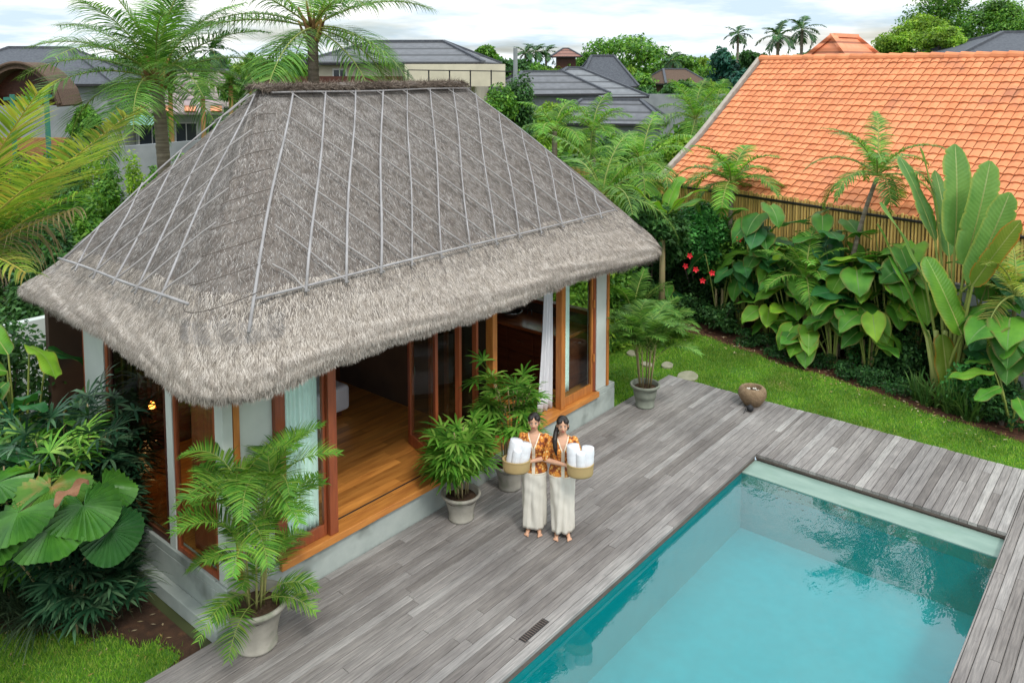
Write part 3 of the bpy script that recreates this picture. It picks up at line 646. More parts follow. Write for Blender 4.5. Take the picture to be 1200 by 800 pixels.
pl_=bpy.data.lights.new('lamp_light','POINT'); pl_.energy=7; pl_.color=(1,.55,.22); pl_.shadow_soft_size=.06
lo=bpy.data.objects.new('lamp_light',pl_); C.objects.link(lo); lo.parent=t; lo.location=(0,0,-.10)
# ================================================================== PLANT KIT
UP=np.array([0,0,1.])
def bez(p0,p1,p2,n=12):
    t=np.linspace(0,1,n)[:,None]; return (1-t)**2*np.array(p0,float)+2*t*(1-t)*np.array(p1,float)+t*t*np.array(p2,float)
def frond(P,n=46,ll=.45,lw=.022,droop=.5,fwd=.6,lift=.25,s0=.12,r=.014,seed=0,tip=.35,brk=0.,hang=0.):
    """feather leaf on the rachis P; returns V,F,material index"""
    rg=np.random.default_rng(seed); P=np.array(P,float); L=np.r_[0,np.cumsum(np.linalg.norm(np.diff(P,axis=0),axis=1))]; tot=L[-1]
    s=np.linspace(s0,.995,n); s=np.repeat(s,2)+rg.normal(0,.004,2*n); s=np.clip(s,0,1); side=np.tile([1.,-1.],n)
    if brk: keep=rg.random(2*n)>brk; s=s[keep]; side=side[keep]
    k=len(s); D=s*tot; B=np.stack([np.interp(D,L,P[:,i]) for i in range(3)],1); B2=np.stack([np.interp(np.minimum(D+.02*tot,tot),L,P[:,i]) for i in range(3)],1)
    B1=np.stack([np.interp(np.maximum(D-.02*tot,0),L,P[:,i]) for i in range(3)],1); T=nrm(B2-B1)
    sd=np.cross(T,UP); bad=np.linalg.norm(sd,axis=1)<.15; sd[bad]=np.array([1,0,0]); sd=nrm(sd)*side[:,None]; nn=nrm(np.cross(sd*side[:,None],T)); nn*=np.sign(nn[:,2:3]+1e-3)
    prof=(np.sin(np.clip((s-s0)/(1-s0),0,1)*PI*.86+.42)**.8); prof=np.clip(prof,tip,1)
    l=ll*prof*rg.uniform(.85,1.1,k); f=fwd+.5*(s-.5)+rg.normal(0,.07,k)
    d0=nrm(sd+T*f[:,None]+nn*(lift+rg.normal(0,.08,k))[:,None])
    seg=4; V=[]; cur=B.copy(); d=d0.copy(); wv=np.array([.55,1.,.85,.5,.04])*lw
    dd=droop*(1+rg.uniform(-.3,.4,k))
    for j in range(seg+1):
        wd=nrm(np.cross(d,nn+.001)); V.append(np.stack([cur-wd*wv[j],cur+wd*wv[j]],1))
        cur=cur+d*(l/seg)[:,None]; d=nrm(d-UP*(dd*(.35+.5*(j+1)/seg)*.55)[:,None]-UP*hang)
    V=np.stack(V,1)  # k,5,2,3
    V=V.reshape(-1,3); base=(np.arange(k)*10)[:,None]; q=np.array([[2*j,2*j+1,2*j+3,2*j+2] for j in range(seg)])
    Fq=(base[:,:,None]+q[None]).reshape(-1,4); mi=np.zeros(len(Fq),int)
    mb=MB(); mb.tube(P,np.linspace(r,r*.25,len(P)),5,cap=False); V2=np.array(mb.v); F2=np.array(mb.f)+len(V)
    return np.vstack([V,V2]),np.vstack([Fq,F2]),np.r_[mi,np.ones(len(F2),int)]
def add_frond(parent,mat,rach,P,name='frond',world=False,**k):
    V,Fq,mi=frond(P,**k); return link(name,npmesh(name,V,Fq,[mat,rach],mi,False),parent,world)
M['rachis']=surf('rachis',(.28,.32,.08),(.20,.25,.06),rough=.5,bump=0); M['rachisy']=surf('rachisy',(.48,.40,.08),(.40,.34,.07),rough=.5,bump=0)
def curve_frond(L,e0,bend,az,base=(0,0,0),n=12,sway=0.):
    """rachis starting at elevation e0 (deg) bending down by bend (deg)"""
    pts=[np.array(base,float)]; 
    for i in range(n):
        t=i/n; e=R(e0-bend*t**1.25); a=az+sway*t*t
        pts.append(pts[-1]+np.array([math.cos(a)*math.cos(e),math.sin(a)*math.cos(e),math.sin(e)])*L/n)
    return np.array(pts)
def fan(c,d,n=9,l=.28,w=.016,spread=200,droop=.4,rg=None):
    """fan leaf: fingers radiating from c, leaf axis d"""
    d=np.array(d,float)/np.linalg.norm(d); sd=np.cross(d,UP); sd=sd/(np.linalg.norm(sd)+1e-6); nn=np.cross(sd,d); V=[];Fs=[]
    for i in range(n):
        a=R(spread)*(i/(n-1)-.5)+rg.normal(0,.06); q=math.cos(a)*d+math.sin(a)*sd+nn*.12; q/=np.linalg.norm(q)
        L=l*(1-.25*abs(a)/2)*rg.uniform(.85,1.1); cur=np.array(c,float); k=len(V); dr=q.copy()
        for j,ww in enumerate((.35,1,.95,.12)):
            wd=np.cross(dr,nn); wd/=np.linalg.norm(wd)+1e-6; V+= [cur-wd*w*ww,cur+wd*w*ww]
            cur=cur+dr*L/3; dr=dr-UP*droop*(j+1)/3; dr/=np.linalg.norm(dr)
        Fs+=[(k+2*j,k+2*j+1,k+2*j+3,k+2*j+2) for j in range(3)]
    return V,Fs
def rhapis(t,H,n_cane,spread,mat,seed=1,per=(5,8),leaf=.27,w=.016,zlow=.3,pot=0.):
    rg=np.random.default_rng(seed); Vs=[];Fs=[];n0=0
    for c in range(n_cane):
        a=rg.uniform(0,2*PI); rr=rg.uniform(.02,.11)+pot; tip=np.array([math.cos(a)*spread*rg.uniform(.15,.8),math.sin(a)*spread*rg.uniform(.15,.8),H*rg.uniform(.55,.95)])
        b=np.array([math.cos(a)*rr,math.sin(a)*rr,0]); P=bez(b,(b[0]*1.2,b[1]*1.2,tip[2]*.6),tip,9)
        mb=MB(); mb.tube(P,np.linspace(.011,.008,9),6); mb.build('stem',M['cane'],t,smooth=True)
        for k in range(rg.integers(*per)):
            s=rg.uniform(zlow,1.); i=min(7,int(s*8)); p=P[i]+(P[i+1]-P[i])*(s*8-i); az=a+rg.normal(0,1.1) ; el=rg.uniform(-.1,1.1)*s
            pd=np.array([math.cos(az)*math.cos(el),math.sin(az)*math.cos(el),math.sin(el)]); pl=rg.uniform(.12,.30)*spread/.45; e=p+pd*pl
            st=MB(); st.tube([p,p+pd*pl*.5+UP*.02,e],.004,4,cap=False)
            V,F4=fan(e,pd-UP*.25,rg.integers(7,11),leaf*rg.uniform(.75,1.15),w,210,rg.uniform(.3,.6),rg)
            Vs.append(np.array(st.v)); Fs.append(np.array(st.f)+n0); n0+=len(st.v); Vs.append(np.array(V)); Fs.append(np.array(F4)+n0); n0+=len(V)
    return link('foliage',npmesh('foliage',np.vstack(Vs),np.vstack(Fs),mat),t)
def cloudleaves(blobs,n,size,seed=0,asp=.5,shell=.55,up=.5,bend=True):
    """n leaf faces in the given blobs [(x,y,z,rx,ry,rz)]"""
    rg=np.random.default_rng(seed); B=np.array(blobs,float); wt=(B[:,3]*B[:,4]*B[:,5])**(.67); wt/=wt.sum(); b=B[rg.choice(len(B),n,p=wt)]
    d=nrm(rg.normal(size=(n,3))); r=shell+(1.06-shell)*rg.random(n)**.6; lump=1+.13*np.sin(d[:,0]*7+b[:,0]*3)*np.sin(d[:,1]*6+b[:,1])+.1*np.sin(d[:,2]*9+b[:,2]*5)
    P=b[:,:3]+d*b[:,3:]*(r*lump)[:,None]
    nn=nrm(d*.7+UP*up+rg.normal(0,.55,(n,3))); ax=nrm(np.cross(nn,rg.normal(size=(n,3)))); sd=np.cross(nn,ax); s=(size*rg.uniform(.6,1.35,n))[:,None]
    p0=P; p1=P+ax*s*.5+sd*s*asp*.5-nn*s*.05; p2=P+ax*s-UP*s*.18; p3=P+ax*s*.5-sd*s*asp*.5-nn*s*.05
    V=np.stack([p0,p1,p2,p3],1).reshape(-1,3); return V,np.arange(4*n).reshape(-1,4)
def blobs_for(rx,rz,zc,n,seed,br=.45):
    rg=np.random.default_rng(seed); out=[]
    for i in range(n):
        a=i*2.4+rg.uniform(-.4,.4); h=rg.uniform(-1,1); q=math.sqrt(max(0,1-h*h))*rg.uniform(.35,.8); s=br*rg.uniform(.7,1.2)
        out.append((math.cos(a)*rx*q,math.sin(a)*rx*q,zc+h*rz*.65,rx*s,rx*s,rz*s*.85))
    return out
def tree(name,label,cat,loc,H,rx,rz,mat,nleaf,lsize,seed=1,group=None,nb=9,trunk=.12,br=.5,limbs=5,shell=.5,asp=.55,tm='trunk'):
    t=thing(name,label,cat,loc,0,group); rg=np.random.default_rng(seed); zc=H-rz
    bl=blobs_for(rx,rz,zc,nb,seed,br)
    V,Fq=cloudleaves(bl,nleaf,lsize,seed,asp,shell); link('crown',npmesh('crown',V,Fq,M[mat]),t)
    mb=MB(); top=np.array([0,0,max(.3,zc-rz*.25)]); mb.tube([(0,0,-.12),(trunk*.4,0,top[2]*.5),top],[trunk*1.25,trunk,trunk*.7],8)
    for i in range(min(limbs,len(bl))):
        b=np.array(bl[i][:3]); mb.tube(bez(top*.85,(top+b)/2+np.array([0,0,-.1*rz]),b,6),np.linspace(trunk*.5,trunk*.12,6),6)
    mb.build('trunk',M[tm],t,smooth=True); return t
def palmtree(name,label,loc,H,L,nf,mat,seed=1,group=None,tr=.16,e=(70,-25),bend=(55,95),ll=.55,n=44,lean=(0,0),crown_fib=True,lw=.022,droop=.7,tm='trunk_pale',variants=6,hang=.0,cat='palm tree',rach='rachis'):
    t=thing(name,label,cat,loc,0,group); rg=np.random.default_rng(seed)
    top=np.array([lean[0],lean[1],H]); P=bez((0,0,-.1),(lean[0]*.2,lean[1]*.2,H*.6),top,26)
    P=bez((0,0,-.1),(lean[0]*.2,lean[1]*.2,H*.6),top,70); rr=np.linspace(tr*1.15,tr*.8,70)*(1+.09*(np.arange(70)%2)*rg.uniform(.5,1.3,70)); mb=MB(); mb.tube(P,rr,12); mb.build('trunk',M[tm],t,smooth=True)
    if crown_fib:
        mb=MB()
        for k in range(14):
            a=k*2.4; q=top+np.array([0,0,-.35+.035*k]); mb.tube(bez(q,q+np.array([math.cos(a)*tr*1.2,math.sin(a)*tr*1.2,.1]),q+np.array([math.cos(a)*tr*2.2,math.sin(a)*tr*2.2,.5]),5),np.linspace(tr*.45,tr*.14,5),5)
        mb.build('leaf_bases',M['fibre'],t,smooth=True)
    for i in range(nf):
        s=i/max(1,nf-1); e0=lerp(e[0],e[1],s**.9)+rg.normal(0,5); az=i*2.399+rg.normal(0,.15)
        add_frond(t,M[mat],M[rach],curve_frond(L*rg.uniform(.85,1.08),e0,lerp(bend[0],bend[1],s)*rg.uniform(.8,1.1),az,top+np.array([0,0,.05]),sway=rg.uniform(-.5,.5)),
                  n=n,ll=ll,lw=lw,droop=droop*rg.uniform(.7,1.3),seed=seed*100+i,r=.022,brk=.04,hang=hang)
    return t
def blade(L,Wd,kind='heart',fold=.25,droop=.5,wave=.04,seed=0,nu=16,nv=8,tear=0.):
    """leaf blade along +X, surface up; returns grid V and uv"""
    rg=np.random.default_rng(seed); ph=rg.uniform(0,6,3); u=np.linspace(0,1,nu); v=np.linspace(-1,1,nv+1)
    if kind=='heart': w=np.interp(u,[0,.06,.15,.3,.5,.7,.88,1],[.42,.78,.97,1,.88,.62,.28,.0])*Wd/2
    elif kind=='oval': w=np.interp(u,[0,.08,.25,.5,.75,.92,1],[.12,.5,.88,1,.82,.42,.0])*Wd/2
    else:
        w=np.interp(u,[0,.05,.15,.4,.8,.94,1],[.25,.7,.95,1,.93,.66,.12])*Wd/2
    ang=-droop*u**1.3; x=np.r_[0,np.cumsum(np.cos(ang[:-1]))]*L/(nu-1); z=np.r_[0,np.cumsum(np.sin(ang[:-1]))]*L/(nu-1)
    X=np.zeros((nu,nv+1,3)); nt_=np.ones((nu,2))
    if tear:
        for q in range(int(10*tear)): i=rg.integers(4,nu-3); nt_[i,rg.integers(0,2)]*=rg.uniform(.78,.95)
    for i in range(nu):
        for j in range(nv+1):
            back=-.16*L*(abs(v[j])**1.5)*(1-u[i])**6 if kind=='heart' else 0
            X[i,j]=(x[i]+back,v[j]*w[i]*(nt_[i,int(v[j]>0)] if abs(v[j])>.6 else 1),z[i]+abs(v[j])*w[i]*fold-abs(v[j])**2*w[i]*fold*.9+wave*L*abs(v[j])**2*math.sin(u[i]*11*(1 if v[j]>0 else 1.2)+ph[0 if v[j]>0 else 1]))
    uv=np.array([[(a,b) for b in v] for a in u]); return X,uv
def basis(d,roll=0,up=UP):
    d=np.array(d,float);d/=np.linalg.norm(d); s=np.cross(up,d); 
    if np.linalg.norm(s)<.05: s=np.array([0,1.,0])
    s/=np.linalg.norm(s); n=np.cross(d,s); c,k=math.cos(roll),math.sin(roll); return np.stack([d,c*s+k*n,-k*s+c*n],1)   # columns
def put_leaf(t,mat,base,d,L,Wd,stalk=None,roll=0,name='leaf',world=False,sr=.014,rm='rachis',up=UP,label=None,**k):
    """one big leaf: blade from base along d, stalk from 'stalk' point"""
    X,uv=blade(L,Wd,**k); B=basis(d,roll,up); V=X.reshape(-1,3)@B.T+np.array(base,float); a,b=X.shape[:2]
    Fq=[(i*b+j,(i+1)*b+j,(i+1)*b+j+1,i*b+j+1) for i in range(a-1) for j in range(b-1)]
    mb=MB(); mb.add(V,Fq,0)
    mid=[V[i*b+b//2]-B[:,2]*.006 for i in range(a)]; mb.tube(mid,np.linspace(sr*.8,sr*.15,a),5,1,cap=False)
    if stalk is not None:
        s=np.array(stalk,float); e=np.array(base,float); mb.tube(bez(s,(s+e)/2+np.array([0,0,.12])*np.linalg.norm(e-s),e,9),np.linspace(sr*1.5,sr*.8,9),6,1,cap=False)
    me=bpy.data.meshes.new(name); me.from_pydata(mb.v,[],mb.f); me.materials.append(M[mat]); me.materials.append(M[rm])
    me.polygons.foreach_set('material_index',mb.m); me.polygons.foreach_set('use_smooth',[True]*len(mb.f))
    ul=me.uv_layers.new(name='UVMap'); UVf=uv.reshape(-1,2); nvt=len(UVf); li=np.zeros(len(me.loops),np.int32); me.loops.foreach_get('vertex_index',li)
    U=np.zeros((len(li),2),np.float32); ok=li<nvt; U[ok]=UVf[li[ok]]; ul.data.foreach_set('uv',U.ravel()); me.update()
    o=link(name,me,t,world)
    if label: o['label']=label
    return o
def straps(n,L,w,seed,spread=.15,droop=1.2,e=(40,85)):
    rg=np.random.default_rng(seed); a=rg.uniform(0,2*PI,n); r=rg.random(n)**.5*spread; cur=np.c_[np.cos(a)*r,np.sin(a)*r,np.zeros(n)]; az=a+rg.normal(0,.7,n); el=np.radians(rg.uniform(e[0],e[1],n)); l=L*rg.uniform(.55,1.1,n)
    V=[];d=np.c_[np.cos(az)*np.cos(el),np.sin(az)*np.cos(el),np.sin(el)]; seg=6
    for j in range(seg+1):
        wd=nrm(np.cross(d,UP)+1e-4)*(w*[.7,1,1,.95,.8,.5,.03][j]); V.append(np.stack([cur-wd,cur+wd],1)); cur=cur+d*(l/seg)[:,None]; d=nrm(d-UP*(droop*rg.uniform(.7,1.3,n)/seg)[:,None])
    V=np.stack(V,1).reshape(-1,3); q=np.array([[2*j,2*j+1,2*j+3,2*j+2] for j in range(seg)]); return V,((np.arange(n)*(2*seg+2))[:,None,None]+q[None]).reshape(-1,4)
def strap_plant(name,label,loc,n,L,w,mat,seed,group=None,cat='plant',**k):
    t=thing(name,label,cat,loc,0,group); V,Fq=straps(n,L,w,seed,**k); link('foliage',npmesh('foliage',V,Fq,M[mat]),t); return t
def bush(name,label,loc,rx,rz,mat,n,ls,seed,group=None,cat='shrub',nb=7,br=.5,asp=.5,shell=.45,flowers=None,sq=1.):
    t=thing(name,label,cat,loc,0,group); bl=[(x,y,z,a*1.,b*1.,c_) for x,y,z,a,b,c_ in blobs_for(rx,rz,rz*.95,nb,seed,br)]
    V,Fq=cloudleaves(bl,n,ls,seed,asp,shell); V[:,2]=np.abs(V[:,2]); link('foliage',npmesh('foliage',V,Fq,M[mat]),t)
    mb=MB()
    for i in range(5):
        b=bl[i]; mb.tube(bez((0,0,-.1),(b[0]*.3,b[1]*.3,b[2]*.6),b[:3],5),np.linspace(.025,.008,5),5)
    mb.build('stems',M['trunk'],t)
    return t

def put_pleat(t,mat,c,nrm_,Rr,stalk,seed=0,arc=330,label=None,name='leaf'):
    """round pleated leaf with a toothed rim, centre c, facing nrm_"""
    rg=np.random.default_rng(seed); B=basis(nrm_); X,Y,N=B[:,1],B[:,2],B[:,0]; n=56; mb=MB(); rings=5; V=[]
    a0=R(rg.uniform(0,360)) if arc>350 else R(90-arc/2)
    for j in range(n+1):
        a=a0+R(arc)*j/n; z=.5 if j%2 else -.5
        rr=Rr*(1+.05*math.sin(a*3+seed))*(1 if j%2 else .955)
        for i in range(rings+1):
            q=i/rings; dz=z*.045*Rr*2*q+(-.22*q*q+.05*q*math.sin(a*2.2+seed)+.05*q*math.sin(a*5+seed))*Rr
            V.append(np.array(c)+X*math.cos(a)*rr*q-Y*math.sin(a)*rr*q+N*dz)
    Fs=[(j*(rings+1)+i,(j+1)*(rings+1)+i,(j+1)*(rings+1)+i+1,j*(rings+1)+i+1) for j in range(n) for i in range(rings)]
    mb.add(V,Fs,0); mb.tube(bez(stalk,(np.array(stalk)+c)/2+np.array([0,0,.15]),c,8),np.linspace(.014,.008,8),6,1,cap=False)
    o=mb.build(name,[M[mat],M['cane']],t)
    if label: o['label']=label
    return o
M['pleat']=surf('pleat',(.04,.15,.018),(.09,.25,.028),scale=3,rough=.35,bump=.1,spec=.35,dirt=((.035,.12,.02),2.5,.5)); M['pleatdark']=surf('pleatdark',(.018,.08,.02),(.04,.14,.03),scale=3,rough=.3,bump=.03,spec=.5)
M['pleatscorch']=surf('pleatscorch',(.07,.19,.02),(.13,.27,.03),scale=3,rough=.4,bump=.03,dirt=((.42,.20,.07),3.2,.5))
# ================================================================== POTS AND POTTED PLANTS
def pot(t,r,h,mat,ribs=0):
    pr=[(0,0),(r*.62,0),(r*.64,.03),(r*.60,.045),(r*.66,h*.4),(r*.78,h*.72)]
    for k in range(ribs): z=h*(.3+.13*k); pr.insert(4+k,(r*(.65+.05*k)+.008*(k%2),z))
    pr=sorted(pr[:4],key=lambda p:0)+sorted(pr[4:],key=lambda p:p[1])
    pr+=[(r*.86,h*.86),(r*.96,h*.88),(r*1.0,h*.93),(r*.985,h*.985),(r*.95,h),(r*.87,h*.985),(r*.84,h*.93),(r*.80,h*.80)]
    mb=MB(); mb.lathe(pr,40); mb.build('pot',M[mat],t,smooth=True)
    mb=MB(); G=[]; rg=random.Random(3)
    for q in np.linspace(0.001,1,7): G.append([(math.cos(a)*r*.83*q,math.sin(a)*r*.83*q,h*.86-.03*q+.012*math.sin(a*5+q*9)) for a in np.linspace(0,2*PI,25)])
    mb.grid(G); mb.build('soil',M['potsoil'],t,smooth=True)
def raised(t,z):    # shift every child built after the pot to soil level
    for o in t.children:
        if o.name.split('.')[0] in('stem','foliage','frond'): o.location.z+=z
# lady palms
t=thing('potted_lady_palm','bushy lady palm in a pale pot before the folding doors','potted plant',(7.56,7.20,0),.4,'potted lady palms by the doors')
pot(t,.27,.37,'pot'); rhapis(t,1.12,13,.38,M['rhapis'],3,(8,12),.32,.018,.42); raised(t,.31)
t=thing('potted_lady_palm','taller lady palm in a pale pot directly behind the two women','potted plant',(8.60,7.22,0),1.9,'potted lady palms by the doors')
pot(t,.26,.38,'pot'); rhapis(t,1.42,12,.44,M['rhapis'],8,(7,11),.33,.018,.40); raised(t,.31)
# areca in the big near pot
t=thing('potted_areca_palm','tall feathery areca palm in a large pale pot at the near corner of the plinth','potted plant',(4.44,7.20,0),0)
pot(t,.34,.50,'pot'); rg=np.random.default_rng(5)
for k in range(9):
    a=k*2.4; b=np.array([math.cos(a)*.08,math.sin(a)*.08,.42]); tp=b+np.array([math.cos(a)*.10,math.sin(a)*.10,rg.uniform(.7,1.45)])
    mb=MB(); mb.tube(bez(b,(b+tp)/2+[.01,0,0],tp,8),np.linspace(.012,.008,8)*(1+.12*(np.arange(8)%2)),7); mb.build('stem',M['arecastem'],t,smooth=True)
    for j in range(3):
        az=a+rg.normal(0,.5)+j*2.2; e0=rg.uniform(52,82) if j==0 else rg.uniform(35,70)
        add_frond(t,M['areca'],M['rachis'],curve_frond(rg.uniform(.8,1.15),e0+6,rg.uniform(60,115),az,tp-UP*.1,sway=rg.uniform(-.5,.5)),n=42,ll=.30,lw=.0082,droop=.4,seed=50+k*2+j,s0=.25,r=.007,lift=.35,fwd=.6)
for az,e0,L,bd in ((R(215),28,.75,95),(R(300),30,.72,80),(R(330),20,.55,70),(R(200),55,1.0,110),(R(20),45,.9,75)):
    add_frond(t,M['areca'],M['rachis'],curve_frond(L,e0,bd,az,(0,0,.45)),n=30,ll=.24,lw=.006,droop=.4,seed=int(az*99),s0=.3,r=.006)
for k in range(10):
    az=k*2.4+.6; add_frond(t,M['areca'],M['rachis'],curve_frond(rg.uniform(.5,.75),rg.uniform(30,70),rg.uniform(60,110),az,(math.cos(az)*.07,math.sin(az)*.07,rg.uniform(.5,1.0))),n=34,ll=.24,lw=.0075,droop=.4,seed=980+k,s0=.3,r=.006)
# palm in the ribbed greenish pot at the far end of the pavilion
t=thing('potted_areca_palm','dense dark areca palm in a ribbed greenish pot beside the far corner of the plinth','potted plant',(12.33,7.18,0),0)
pot(t,.27,.42,'pot_green',3); rg=np.random.default_rng(15)
for k in range(11):
    a=k*2.4; b=np.array([math.cos(a)*.1,math.sin(a)*.1,.36]); tp=b+np.array([math.cos(a)*.08,math.sin(a)*.08,rg.uniform(.4,.95)])
    mb=MB(); mb.tube([b,(b+tp)/2,tp],.012,6); mb.build('stem',M['cane'],t,smooth=True)
    for j in range(3):
        add_frond(t,M['palm'],M['rachis'],curve_frond(rg.uniform(.8,1.15),rg.uniform(50,88),rg.uniform(60,110),a+j*1.9+rg.normal(0,.4),tp-UP*.1),n=38,ll=.30,lw=.0095,droop=.4,seed=150+k*2+j,s0=.22,r=.007)
# stone urn
t=thing('stone_urn','rounded brown carved stone bowl of water with floating blossoms at the deck edge','urn',(13.62,5.72,0))
mb=MB(); mb.lathe([(0,0),(.13,0),(.15,.02),(.20,.09),(.245,.17),(.25,.23),(.235,.29),(.20,.325),(.165,.335),(.150,.32),(.155,.26),(.14,.24)],36,wob=.012); mb.build('bowl',M['stone'],t,smooth=True)
mb=MB(); mb.lathe([(.0,.252),(.152,.252)],24); mb.build('water',plain('dark_water',(.03,.018,.01),.05,.6),t)
rg=random.Random(4)
for k in range(5):
    a=k*1.3; mb=MB(); x,y=.09*math.cos(a),.09*math.sin(a)
    for p in range(5): b=p*1.257; mb.add([(x,y,.262),(x+.03*math.cos(b-.35),y+.03*math.sin(b-.35),.275),(x+.045*math.cos(b),y+.045*math.sin(b),.272),(x+.03*math.cos(b+.35),y+.03*math.sin(b+.35),.275)],[(0,1,2,3)])
    mb.build('blossom',M['flowerwhite'],t)
t=thing('black_ball','small black round float ball lying on the deck in front of the stone bowl','ball',(*gz(879,482,0)[:2],.0))
mb=MB(); mb.lathe([(0,0),(.03,.006),(.055,.03),(.062,.058),(.055,.09),(.03,.112),(.012,.118),(.01,.13),(0,.13)],20); mb.build('ball',M['black'],t,smooth=True)
mb=MB(); mb.tube([(.0,0,.12),(-.05,.05,.09),(-.09,.06,.012),(-.16,.05,.006)],.006,5); mb.build('rope',M['black'],t)
# stepping stones
for i,(px,py,r,lb) in enumerate(((806,441,.27,'pale flat stone set against the far corner of the deck'),(782,428,.17,'pale stepping stone in the lawn behind the ribbed pot'),(741,414,.16,'pale stepping stone in the lawn next to the pavilion corner'),(758,427,.14,'narrow pale stepping stone between the ribbed pot and the next stone'))):
    g=gz(px,py,-.05); mb=MB(); pts=[(math.cos(a)*r*(1+.12*math.sin(3*a+i)),math.sin(a)*r*.75*(1+.1*math.sin(2*a+i*2))) for a in np.linspace(0,2*PI,18,endpoint=False)]
    mb.add([(x,y,-.03) for x,y in pts]+[(x,y,.022) for x,y in pts],[tuple(range(18,36))]+[(k,(k+1)%18,18+(k+1)%18,18+k) for k in range(18)])
    tag(mb.build('stepping_stone',M['palestone'],loc=g,rz=.4*i,bevel=.01),lb,'stone','stepping stones in the lawn')
# ================================================================== BOUNDARY: grey wall, bamboo screen
off=2.35
def wbox(mb,s0,s1,o0,o1,z0,z1,m=0):
    V=[tuple(wp(s,o,z)) for s in (s0,s1) for o in (o0,o1) for z in (z0,z1)]
    mb.add(V,[(0,1,3,2),(4,6,7,5),(0,4,5,1),(2,3,7,6),(0,2,6,4),(1,5,7,3)],m)
mb=MB(); wbox(mb,-9,13,off,off+.18,-.1,1.72); tag(mb.build('garden_wall',surf('wallgrey',(.26,.29,.30),(.18,.20,.21),scale=1.2,rough=.9,bump=.2,dirt=((.10,.11,.10),1.5,.55)),loc=wp(0,off),world=True),'grey rendered boundary wall below the yellow bamboo screen','wall')
t=thing('bamboo_screen','yellow bamboo pole screen standing on the grey wall under the orange roof','fence',wp(0,off))
mb=MB(); s=-9.
while s<13:
    r=random.uniform(.027,.035); h=random.uniform(-.03,.04); a=wp(s,off+.03,1.68); mb.tube([a,wp(s,off+.03,2.2),wp(s+random.uniform(-.01,.01),off+.03,2.98+h)],[r,r*1.02,r*.95],6); s+=.074
mb.build('bamboo_poles',M['bamboo_yellow'],t,world=True)
for z in (1.72,):
    mb=MB(); wbox(mb,-9,13,off-.02,off+.0,z,z+.045); mb.build('rail',M['bamboo_dark'],t,world=True)
# ================================================================== ORANGE ROOFED HOUSE
t=thing('orange_roofed_house','long house with a bright orange clay tile roof behind the bamboo screen','house',wp(0,4.5))
S0,S1=-10.,8.2
mb=MB(); wbox(mb,S0+.3,S1-.35,off+.75,11.,-.1,2.95); mb.build('wall',surf('ivory',(.55,.50,.42),(.48,.43,.36),rough=.9),t,world=True)
RP_=[(off+.12,2.90),(4.25,4.09),(7.05,6.34)]
tilemat=surf('claytile',(.74,.29,.14),(.63,.22,.10),scale=2.5,rough=.75,bump=.25,island=(.86,1.08),bscale=40,dirt=((.50,.20,.11),1.6,.56),spec=.1,bdist=.01)
rf=MB()
for (o0,z0),(o1,z1) in zip(RP_[:-1],RP_[1:]): rf.add([wp(S0,o0,z0-.05),wp(S1,o0,z0-.05),wp(S1,o1,z1-.05),wp(S0,o1,z1-.05)],[(0,1,2,3)])
rf.add([wp(S0,7.05,6.29),wp(S1,7.05,6.29),wp(S1,11.5,2.9),wp(S0,11.5,2.9)],[(0,1,2,3)])
rf.add([wp(S1-.4,off+.75,2.9),wp(S1-.4,4.25,4.03),wp(S1-.4,7.05,6.29),wp(S1-.4,11.4,2.9)],[(0,1,2,3)])
roof=rf.build('roof',surf('roofbase',(.33,.12,.06),rough=.9),t,world=True)
def tiles(o0,z0,o1,z1,rows,mb,tw=.215):
    n=int((S1-S0)/tw); L=math.hypot(o1-o0,z1-z0); nx=np.array([-(z1-z0)/L,(o1-o0)/L])   # normal in (o,z)
    for r_ in range(rows):
        ta,tb=r_/rows,(r_+1.22)/rows
        for c_ in range(n):
            s=S0+c_*tw+(tw/2 if r_%2 else 0)*0; j=random.uniform(-.006,.006); V=[]
            for t_,lf in ((ta,.052),(tb,.012)):
                for q,hh in ((.02,.0),(.25,.02),(.5,.022),(.78,.004),(.95,.0)):
                    o=lerp(o0,o1,t_)+nx[0]*(lf+hh+j); z=lerp(z0,z1,t_)+nx[1]*(lf+hh+j); V.append(wp(s+q*tw,o,z))
            for q,hh in ((0,.0),(.25,.018),(.5,.02),(.78,.002),(1.02,.006)):
                o=lerp(o0,o1,ta)+nx[0]*(.025+hh+j)+(-.0)*0; z=lerp(z0,z1,ta)+nx[1]*(.02+hh+j); V.append(wp(s+q*tw,o,z))
            mb.add(V,[(k,k+1,k+6,k+5) for k in range(4)]+[(10+k,11+k,k+1,k) for k in range(4)])
mb=MB(); tiles(*RP_[0],*RP_[1],9,mb); tiles(*RP_[1],*RP_[2],14,mb); mb.build('roof_tiles',tilemat,roof,world=True)
mb=MB(); s=S0
while s<S1: mb.tube([wp(s,7.05,6.33),wp(min(S1,s+.40),7.05,6.345)],[.115,.135],12); s+=.37
mb.build('ridge_tiles',tilemat,roof,world=True,smooth=False)
mb=MB()
for (o0,z0),(o1,z1) in zip(RP_[:-1],RP_[1:]): mb.beam(wp(S1+.03,o0,z0+.02),wp(S1+.03,o1,z1+.02),.14,.13)
mb.build('verge',surf('verge',(.42,.37,.32),(.30,.26,.22),rough=.9),roof,world=True)
mb=MB(); G=[[wp(s,off+.03+.065*math.sin(a)*1.,2.90-.065*math.cos(a)) for a in np.linspace(-PI*.55,PI*.55,9)] for s in (S0,S1)]; mb.grid(G); mb.build('gutter',plain('gutter',(.045,.04,.04),.5),t,world=True,solid=.006,smooth=True)
